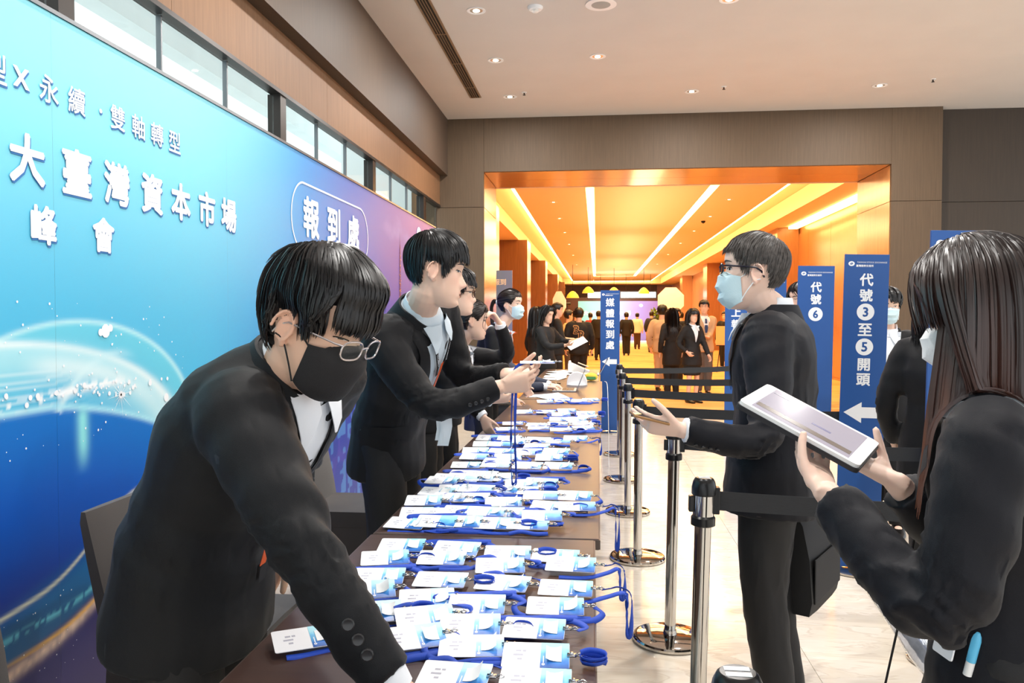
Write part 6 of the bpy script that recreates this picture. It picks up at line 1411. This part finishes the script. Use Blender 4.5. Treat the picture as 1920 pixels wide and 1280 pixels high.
# ------------------------------------------------------------------ the crowd in the corridor
M['cloth_black'] = mat('cloth_black', L(24, 23, 24), .75); M['cloth_beige'] = mat('cloth_beige', L(190, 162, 130), .75); M['cloth_red'] = mat('cloth_red', L(176, 36, 36), .7); M['cloth_white'] = mat('cloth_white', L(232, 224, 212), .75)
M['cloth_grey'] = mat('cloth_grey', L(96, 90, 86), .75); M['cloth_dark'] = mat('cloth_dark', L(44, 44, 50), .75); M['tie_blue'] = mat('tie_blue', L(40, 62, 104), .6); M['gold_print'] = mat('gold_print', L(196, 150, 96), .6); M['cloth_brown'] = mat('cloth_brown', L(70, 50, 38), .75); M['cloth_cream'] = mat('cloth_cream', L(236, 214, 168), .75)
def crowd(label, x, y, yaw, h, jacket='cloth_black', trousers='cloth_black', hair='short', hm='hair_black', fem=False, near=False, dress='suit', **kw):
    sp = dict(label=label, base=(x, y), yaw=yaw, height=h, fem=fem, voxel=.011 if near else .016, lod=1 if near else 2, jacket=jacket, trousers=trousers, skin='warm', hs=1.03, group=None); sp.update(kw)
    H = make_person(sp); wide = 1.0; A = Hair(fem)
    if hair == 'long': long_hair(H, hm, n=220 if near else 120, bottom=-.36, width=.009 if near else .012, thick=.02, seed=int(x * 50) + 7, fringe=.03 if kw.get('bangs') else None)
    else:
        def hl(az):
            a = abs(az); return .055 if a < .85 else lerp(.055, -.015, (a - .85) / .4) if a < 1.25 else .0 if a < 1.8 else -.065
        A.shell(lambda az, z: .018, hl)
        if near: A.strands(150, lambda r: rand_scalp(r, 0), lambda p, r, q: V((p.x, p.y + .04, -.06)), lambda r: .09, .007, .003, .012, lambda p, r: p.z < (.045 if abs(math.atan2(p.x, p.y)) < 1 else -.02), 3, cling=True)
        hpart(H, 'hair', A.mb, hm)
    face(H, closed=.2)
    if dress == 'suit': suit_front(H, vdepth=.3, vwide=.07)
    return H
F_ = crowd('person with long black hair in black reading a white sheet behind the tables', -.70, 11.05, -118, 1.57, hair='long', fem=True, near=True, dress=None, head_rot=(-128, -12, 0), armR=dict(wrist=(-.42, 10.82, 1.06), f=(.8, -.2, .1), n=(0, .3, .9)), armL=dict(wrist=(-.36, 11.15, 1.10), f=(.8, -.2, 0), n=(0, -.2, .9)))
ps = paper_sheet(-.27, 10.95, 1.085, .27, .16, .2, 'white sheet held by the long-haired person in black'); ps.rotation_euler = (.5, -.45, .3)
crowd('person in black with bushy hair close behind the long-haired reader', -.98, 12.9, -60, 1.58, hair='long', fem=True, dress=None)
crowd('person in black T-shirt turned towards the wood wall near the reader', -.72, 14.3, -80, 1.68, dress=None, top_name='tshirt', head_rot=(-85, -5, 0), armR=dict(wrist=(-.40, 14.15, 1.05), sleeve=.2), armL=dict(wrist=(-.40, 14.4, 1.05), sleeve=.2))
crowd('person in cream blouse beyond the black T-shirt', -.62, 17.2, -70, 1.58, 'cloth_cream', 'cloth_grey', fem=True, dress=None, top_name='blouse')
crowd('person in dark jacket between the cream blouse and the lettered shirt', -.52, 20.5, -10, 1.62, 'cloth_dark', dress=None)
BR = crowd('person in black shirt with large outlined letters on the back', -.345, 15.6, 6, 1.60, near=True, dress=None, top_name='shirt', build=1.1, hair='short')
mb = MB(); Mx = Matrix.Translation(BR['base'] + V((.0, -.19, 1.16)) - V((0, 0, 0))) @ Matrix.Rotation(math.radians(90), 4, 'X')
def big_letters(mb, tree, items, fw):
    for ch, h, dx, dz, b in items:
        t_ = MB(); bold_text(t_, ch, h, dx, dz, Matrix.Identity(4), b)
        for i in range(len(t_.v)):
            x, y, z = t_.v[i]; p = BR['base'] + V((x, 0, y + 1.15)); hit = tree.ray_cast(p + fw * .5, -fw, 1.0); t_.v[i] = tuple((hit[0] if hit[0] is not None else p + fw * .15) + fw * (.005 + z))
        mb.add(t_.v, t_.f)
FW = V((.0, -1, 0)); mo = MB(); mi2 = MB(); big_letters(mo, BR['jtree'], [('B', .155, -.045, .055, .012), ('R', .155, .06, -.045, .012)], FW); BR['part']('letters_outline', mo, 'gold_print', BR['jk'], False)
big_letters(mi2, BR['jtree'], [('B', .150, -.045, .055, .0), ('R', .150, .06, -.045, .0)], FW * 1.0); mi2.v = [tuple(V(p) + FW * .004) for p in mi2.v]; BR['part']('letters_fill', mi2, 'cloth_black', BR['jk'], False)
crowd('person in red top and grey skirt facing the far stage', -.24, 30.5, 5, 1.62, 'cloth_red', 'cloth_grey', fem=True, dress=None, skirt=True, top_name='shirt')
crowd('person in black suit beside the red top', .06, 27.5, -15, 1.66, dress=None)
crowd('person in black suit standing alone with back turned before the far stage', 1.13, 31, 0, 1.64, dress=None)
crowd('person in pale shirt with dark trousers before the far stage', 1.86, 37.5, -12, 1.66, 'cloth_white', 'cloth_brown', dress=None, top_name='shirt')
crowd('person in dark jacket with a red bag at the side', 2.28, 34, -20, 1.70, 'cloth_dark', 'cloth_grey', dress=None)
rb = thing('red_bag', 'red cloth bag hanging beside the person in dark jacket', 'bag', (2.56, 33.8, .3)); mb = MB(); mb.grid([[(.13 * w_ * c_, .06 * d_, z) for c_, d_ in ((-1, -1), (0, -1.2), (1, -1), (1, 1), (0, 1.2), (-1, 1))] for z, w_ in ((0, .8), (.1, 1.1), (.35, 1), (.5, .7))], closed=True); mb.build('bag_body', M['cloth_red'], rb, smooth=True); MB().tube(spline([(-.07, 0, .48), (-.04, 0, .7), (.04, 0, .7), (.07, 0, .48)], 4), .012, 6).build('strap', M['cloth_red'], rb, smooth=True)
crowd('person in beige suit seen from behind next to the brown-haired person', 1.27, 15.9, -18, 1.66, 'cloth_beige', 'cloth_beige', dress=None, near=True, armR=dict(wrist=(1.60, 16.1, 1.0)))
crowd('person with long brown hair in black coat seen from behind', 1.36, 14.75, 15, 1.58, fem=True, hair='long', hm='hair_soft', dress=None, near=True, long_coat=.62, top_name='coat')
W_ = crowd('person with straight fringe, black coat over white blouse and short skirt', 1.60, 13.75, -150, 1.56, fem=True, hair='long', bangs=True, near=True, dress='suit', skirt=True, long_coat=.5, top_name='coat', head_rot=(-160, 0, 0), armR=dict(wrist=(1.50, 13.55, .86)), armL=dict(wrist=(1.86, 13.6, .80)))
BM = crowd('person in beige suit with blue tie standing behind the fringe-haired person', 1.99, 15.3, -165, 1.74, 'cloth_beige', 'cloth_grey', near=True, dress='suit', head_rot=(-190, 0, 0), armL=dict(wrist=(2.03, 14.98, 1.08), f=(-.8, -.2, .2)), armR=dict(wrist=(1.82, 14.98, 1.05), f=(.8, -.1, .1)))
BM['part']('necktie', patch_on(BM['ttree'], BM['neck'], BM['rs'], BM['td'], BM['fs'], [(-.03, -.02, .02), (-.06, -.018, .018), (-.2, -.035, .035), (-.29, -.02, .02)], .012, 3), 'tie_blue')
crowd('person with bushy black hair behind the beige suits', 1.72, 17.6, 170, 1.62, hair='short', dress=None)
crowd('person in dark jacket standing behind the tan poster board', 3.62, 23.2, 150, 1.60, dress=None)
crowd('person in dark clothes further back near the pilasters', 2.62, 25.5, 20, 1.60, 'cloth_brown', dress=None)
# poster board on an easel
pb = thing('poster_easel', 'tan poster board on a black tripod easel', 'easel', (3.38, 21.6, 0))
MB().box((-.25, -.012, .72), (.25, .0, 1.22)).build('board', mat('poster_tan', L(232, 190, 140), .7), pb, bevel=.003)
for x0, y0 in ((-.22, -.02), (.22, -.02), (0, .3)): MB().tube([(x0 * .3, .012, 1.3), (x0, y0 + .012, 0)], .011, 8).build('leg', M['black_plastic'], pb, smooth=True)
MB().box((-.24, -.03, .70), (.24, .01, .719)).build('ledge', M['black_plastic'], pb)
# studio lamps with octagonal diffusers
def softlamp(x, y, z, r, label, rz):
    t = thing('studio_lamp', label, 'lamp', (x, y, 0), (0, 0, rz)); n = 8; M.setdefault('diffuser', mat('lamp_diffuser', L(250, 240, 222), .6, emit=L(255, 226, 180), estr=.45))
    mb = MB(); ring = [[(rr * math.cos(2 * math.pi * (k + .5) / n), dy, z + rr * math.sin(2 * math.pi * (k + .5) / n)) for k in range(n)] for rr, dy in ((r * .12, .22), (r * .7, .1), (r, 0), (r * .55, -.03), (.02, -.045))]; mb.grid(ring, closed=True); mb.add(ring[-1], [tuple(range(n))]); mb.build('diffuser', M['diffuser'], t)
    MB().tube([(0, .25, z), (0, .4, z)], .05, 10).build('lamp_head', M['black_plastic'], t, smooth=True); MB().tube([(0, .3, z), (0, .3, .25)], .016, 8).build('stand', M['black_plastic'], t, smooth=True)
    for k in range(3): a = 2 * math.pi * k / 3 + .3; MB().tube([(0, .3, .45), (.4 * math.cos(a), .3 + .4 * math.sin(a), .01)], .011, 6).build('leg', M['black_plastic'], t, smooth=True)
softlamp(2.08, 23.0, 1.93, .40, 'octagonal studio lamp glowing above the beige suits', .1); softlamp(-1.18, 25.0, 1.88, .42, 'octagonal studio lamp glowing beside the wooden columns', -1.0)
# far stage backdrop, screens, floor glow slab, pendants, plant, side banner
def grad_mat():
    m, nt, b = new_mat('stage_print'); tc = N(nt, 'ShaderNodeTexCoord'); sp = N(nt, 'ShaderNodeSeparateXYZ'); nt.links.new(tc.outputs['Object'], sp.inputs[0]); mr = N(nt, 'ShaderNodeMapRange'); mr.inputs[1].default_value = -2.4; mr.inputs[2].default_value = 2.4; nt.links.new(sp.outputs['X'], mr.inputs[0])
    r = ramp(nt, mr.outputs[0], [(0, L(110, 200, 205)), (.45, L(120, 160, 215)), (.7, L(120, 124, 205)), (1, L(112, 96, 176))]); nt.links.new(r.outputs[0], b.inputs['Base Color']); nt.links.new(r.outputs[0], b.inputs['Emission Color']); b.inputs['Emission Strength'].default_value = .0; b.inputs['Roughness'].default_value = .5; return m
fb = thing('stage_backdrop', 'blue and lavender printed stage backdrop at the far end of the corridor', 'backdrop', (1.25, 48, 0))
MB().box((-2.36, 0, .0), (2.36, .08, 2.46)).build('panel', grad_mat(), fb); mb = MB(); FX = Matrix(((1, 0, 0, 0), (0, 0, -1, -.006), (0, 1, 0, 0), (0, 0, 0, 1)))
for k, ch in enumerate('大臺灣資本市場'): bold_text(mb, ch, .26, -1.9 + .42 * k, 1.75, FX, .012)
logo(mb, FX @ Matrix.Translation((1.35, 2.2, 0)), .09); mb.build('lettering', M['sign_white'], fb)
tag(MB().box((-.4, 45.5, 0), (3.7, 47.6, .12)).build('floor_glow_slab', M['offwhite'], bevel=.01), 'low white slab added as the bright floor glow under the far backdrop', 'platform')  # added white slab, stands in for light falling on the floor
area_light('stage_spot', (1.5, 44.5, 3.6), (math.radians(28), 0, 0), 3, 1.0, 260, (1, .97, .95))
for x0, x1, c_, lab in ((1.45, 3.55, 'lightbox', 'wide glowing white screen hanging above the far stage'), (-.55, .35, 'lightbox', 'narrow glowing screen hanging above the far stage by the columns')):
    t = thing('hanging_screen', lab, 'screen', ((x0 + x1) / 2, 49.2, 2.86)); w_ = (x1 - x0) / 2; MB().box((-w_, -.03, -.17), (w_, 0, .17)).build('screen', M[c_], t); MB().box((-w_ - .05, 0.001, -.22), (w_ + .05, .08, .22)).build('frame', M['black_plastic'], t)
    for sx in (-.7, .7): MB().tube([(sx * w_, .04, .22), (sx * w_, .04, 1.24)], .012, 6).build('hanger', M['dark_metal'], t, smooth=True)
for k, (x, y, z) in enumerate(((-1.2, 40, 2.45), (-.45, 42, 2.75), (.9, 43, 2.75), (2.5, 43.5, 2.75))):
    t = thing('pendant_lamp', ['lowest golden dome pendant lamp by the columns', 'golden dome pendant lamp next to the narrow hanging screen', 'golden dome pendant lamp between the two hanging screens', 'golden dome pendant lamp in front of the wide white screen'][k], 'lamp', (x, y, z)); MB().lathe([(.03, .34), (.12, .3), (.26, .15), (.32, 0), (.30, 0)], n=20).build('shade', mat('pendant_gold', L(236, 190, 70), .4, emit=L(255, 190, 60), estr=.5), t, smooth=True); MB().tube([(0, 0, .34), (0, 0, 4.1 - z)], .012, 6).build('cord', M['black_plastic'], t, smooth=True)
pl = thing('potted_plant', 'leafy green potted plant beside the far stage', 'plant', (3.0, 42, 0)); MB().lathe([(.2, 0), (.27, .45), (.25, .45)], n=18).build('pot', M['black_plastic'], pl, smooth=True)
mb = MB(); rr = random.Random(4)
for k in range(90):
    a = rr.uniform(0, 6.28); e = rr.uniform(-.2, 1.3); Ln = rr.uniform(.3, .6); o_ = V((rr.gauss(0, .12), rr.gauss(0, .12), rr.uniform(.9, 1.7))); d = V((math.cos(a) * math.cos(e), math.sin(a) * math.cos(e), math.sin(e))); sd = d.cross(V((0, 0, 1))).normalized() * .06; q = o_ + d * Ln; m_ = o_ + d * Ln * .5 + V((0, 0, .05)); mb.add([o_, m_ + sd, q - V((0, 0, .1)), m_ - sd], [(0, 1, 2, 3)])
mb.build('foliage', mat('leaf_green', L(110, 140, 50), .5), pl)['kind'] = 'stuff'; MB().tube([(0, 0, .4), (0, 0, 1.5)], .03, 8).build('stem', M['cloth_brown'], pl, smooth=True)
t = thing('side_banner', 'blue-violet standing banner just inside the portal beside the column', 'banner', (-1.93, 15.9, 0)); MB().box((-.25, 0, .05), (.25, .03, 2.38)).build('panel', grad_mat(), t); MB().box((-.28, -.12, 0), (.28, .15, .05)).build('foot', M['dark_metal'], t)
mb = MB(); bold_text(mb, '報到', .12, 0, 2.15, FX, .004); mb.build('lettering', M['sign_white'], t)
tag(MB().lathe([(.06, 0), (.06, -.02), (.045, -.05), (.01, -.07)], n=16).build('dome_camera', M['black_plastic'], loc=(2.9, 22.5, 4.10), smooth=True), 'small black dome camera on the corridor ceiling', 'camera')
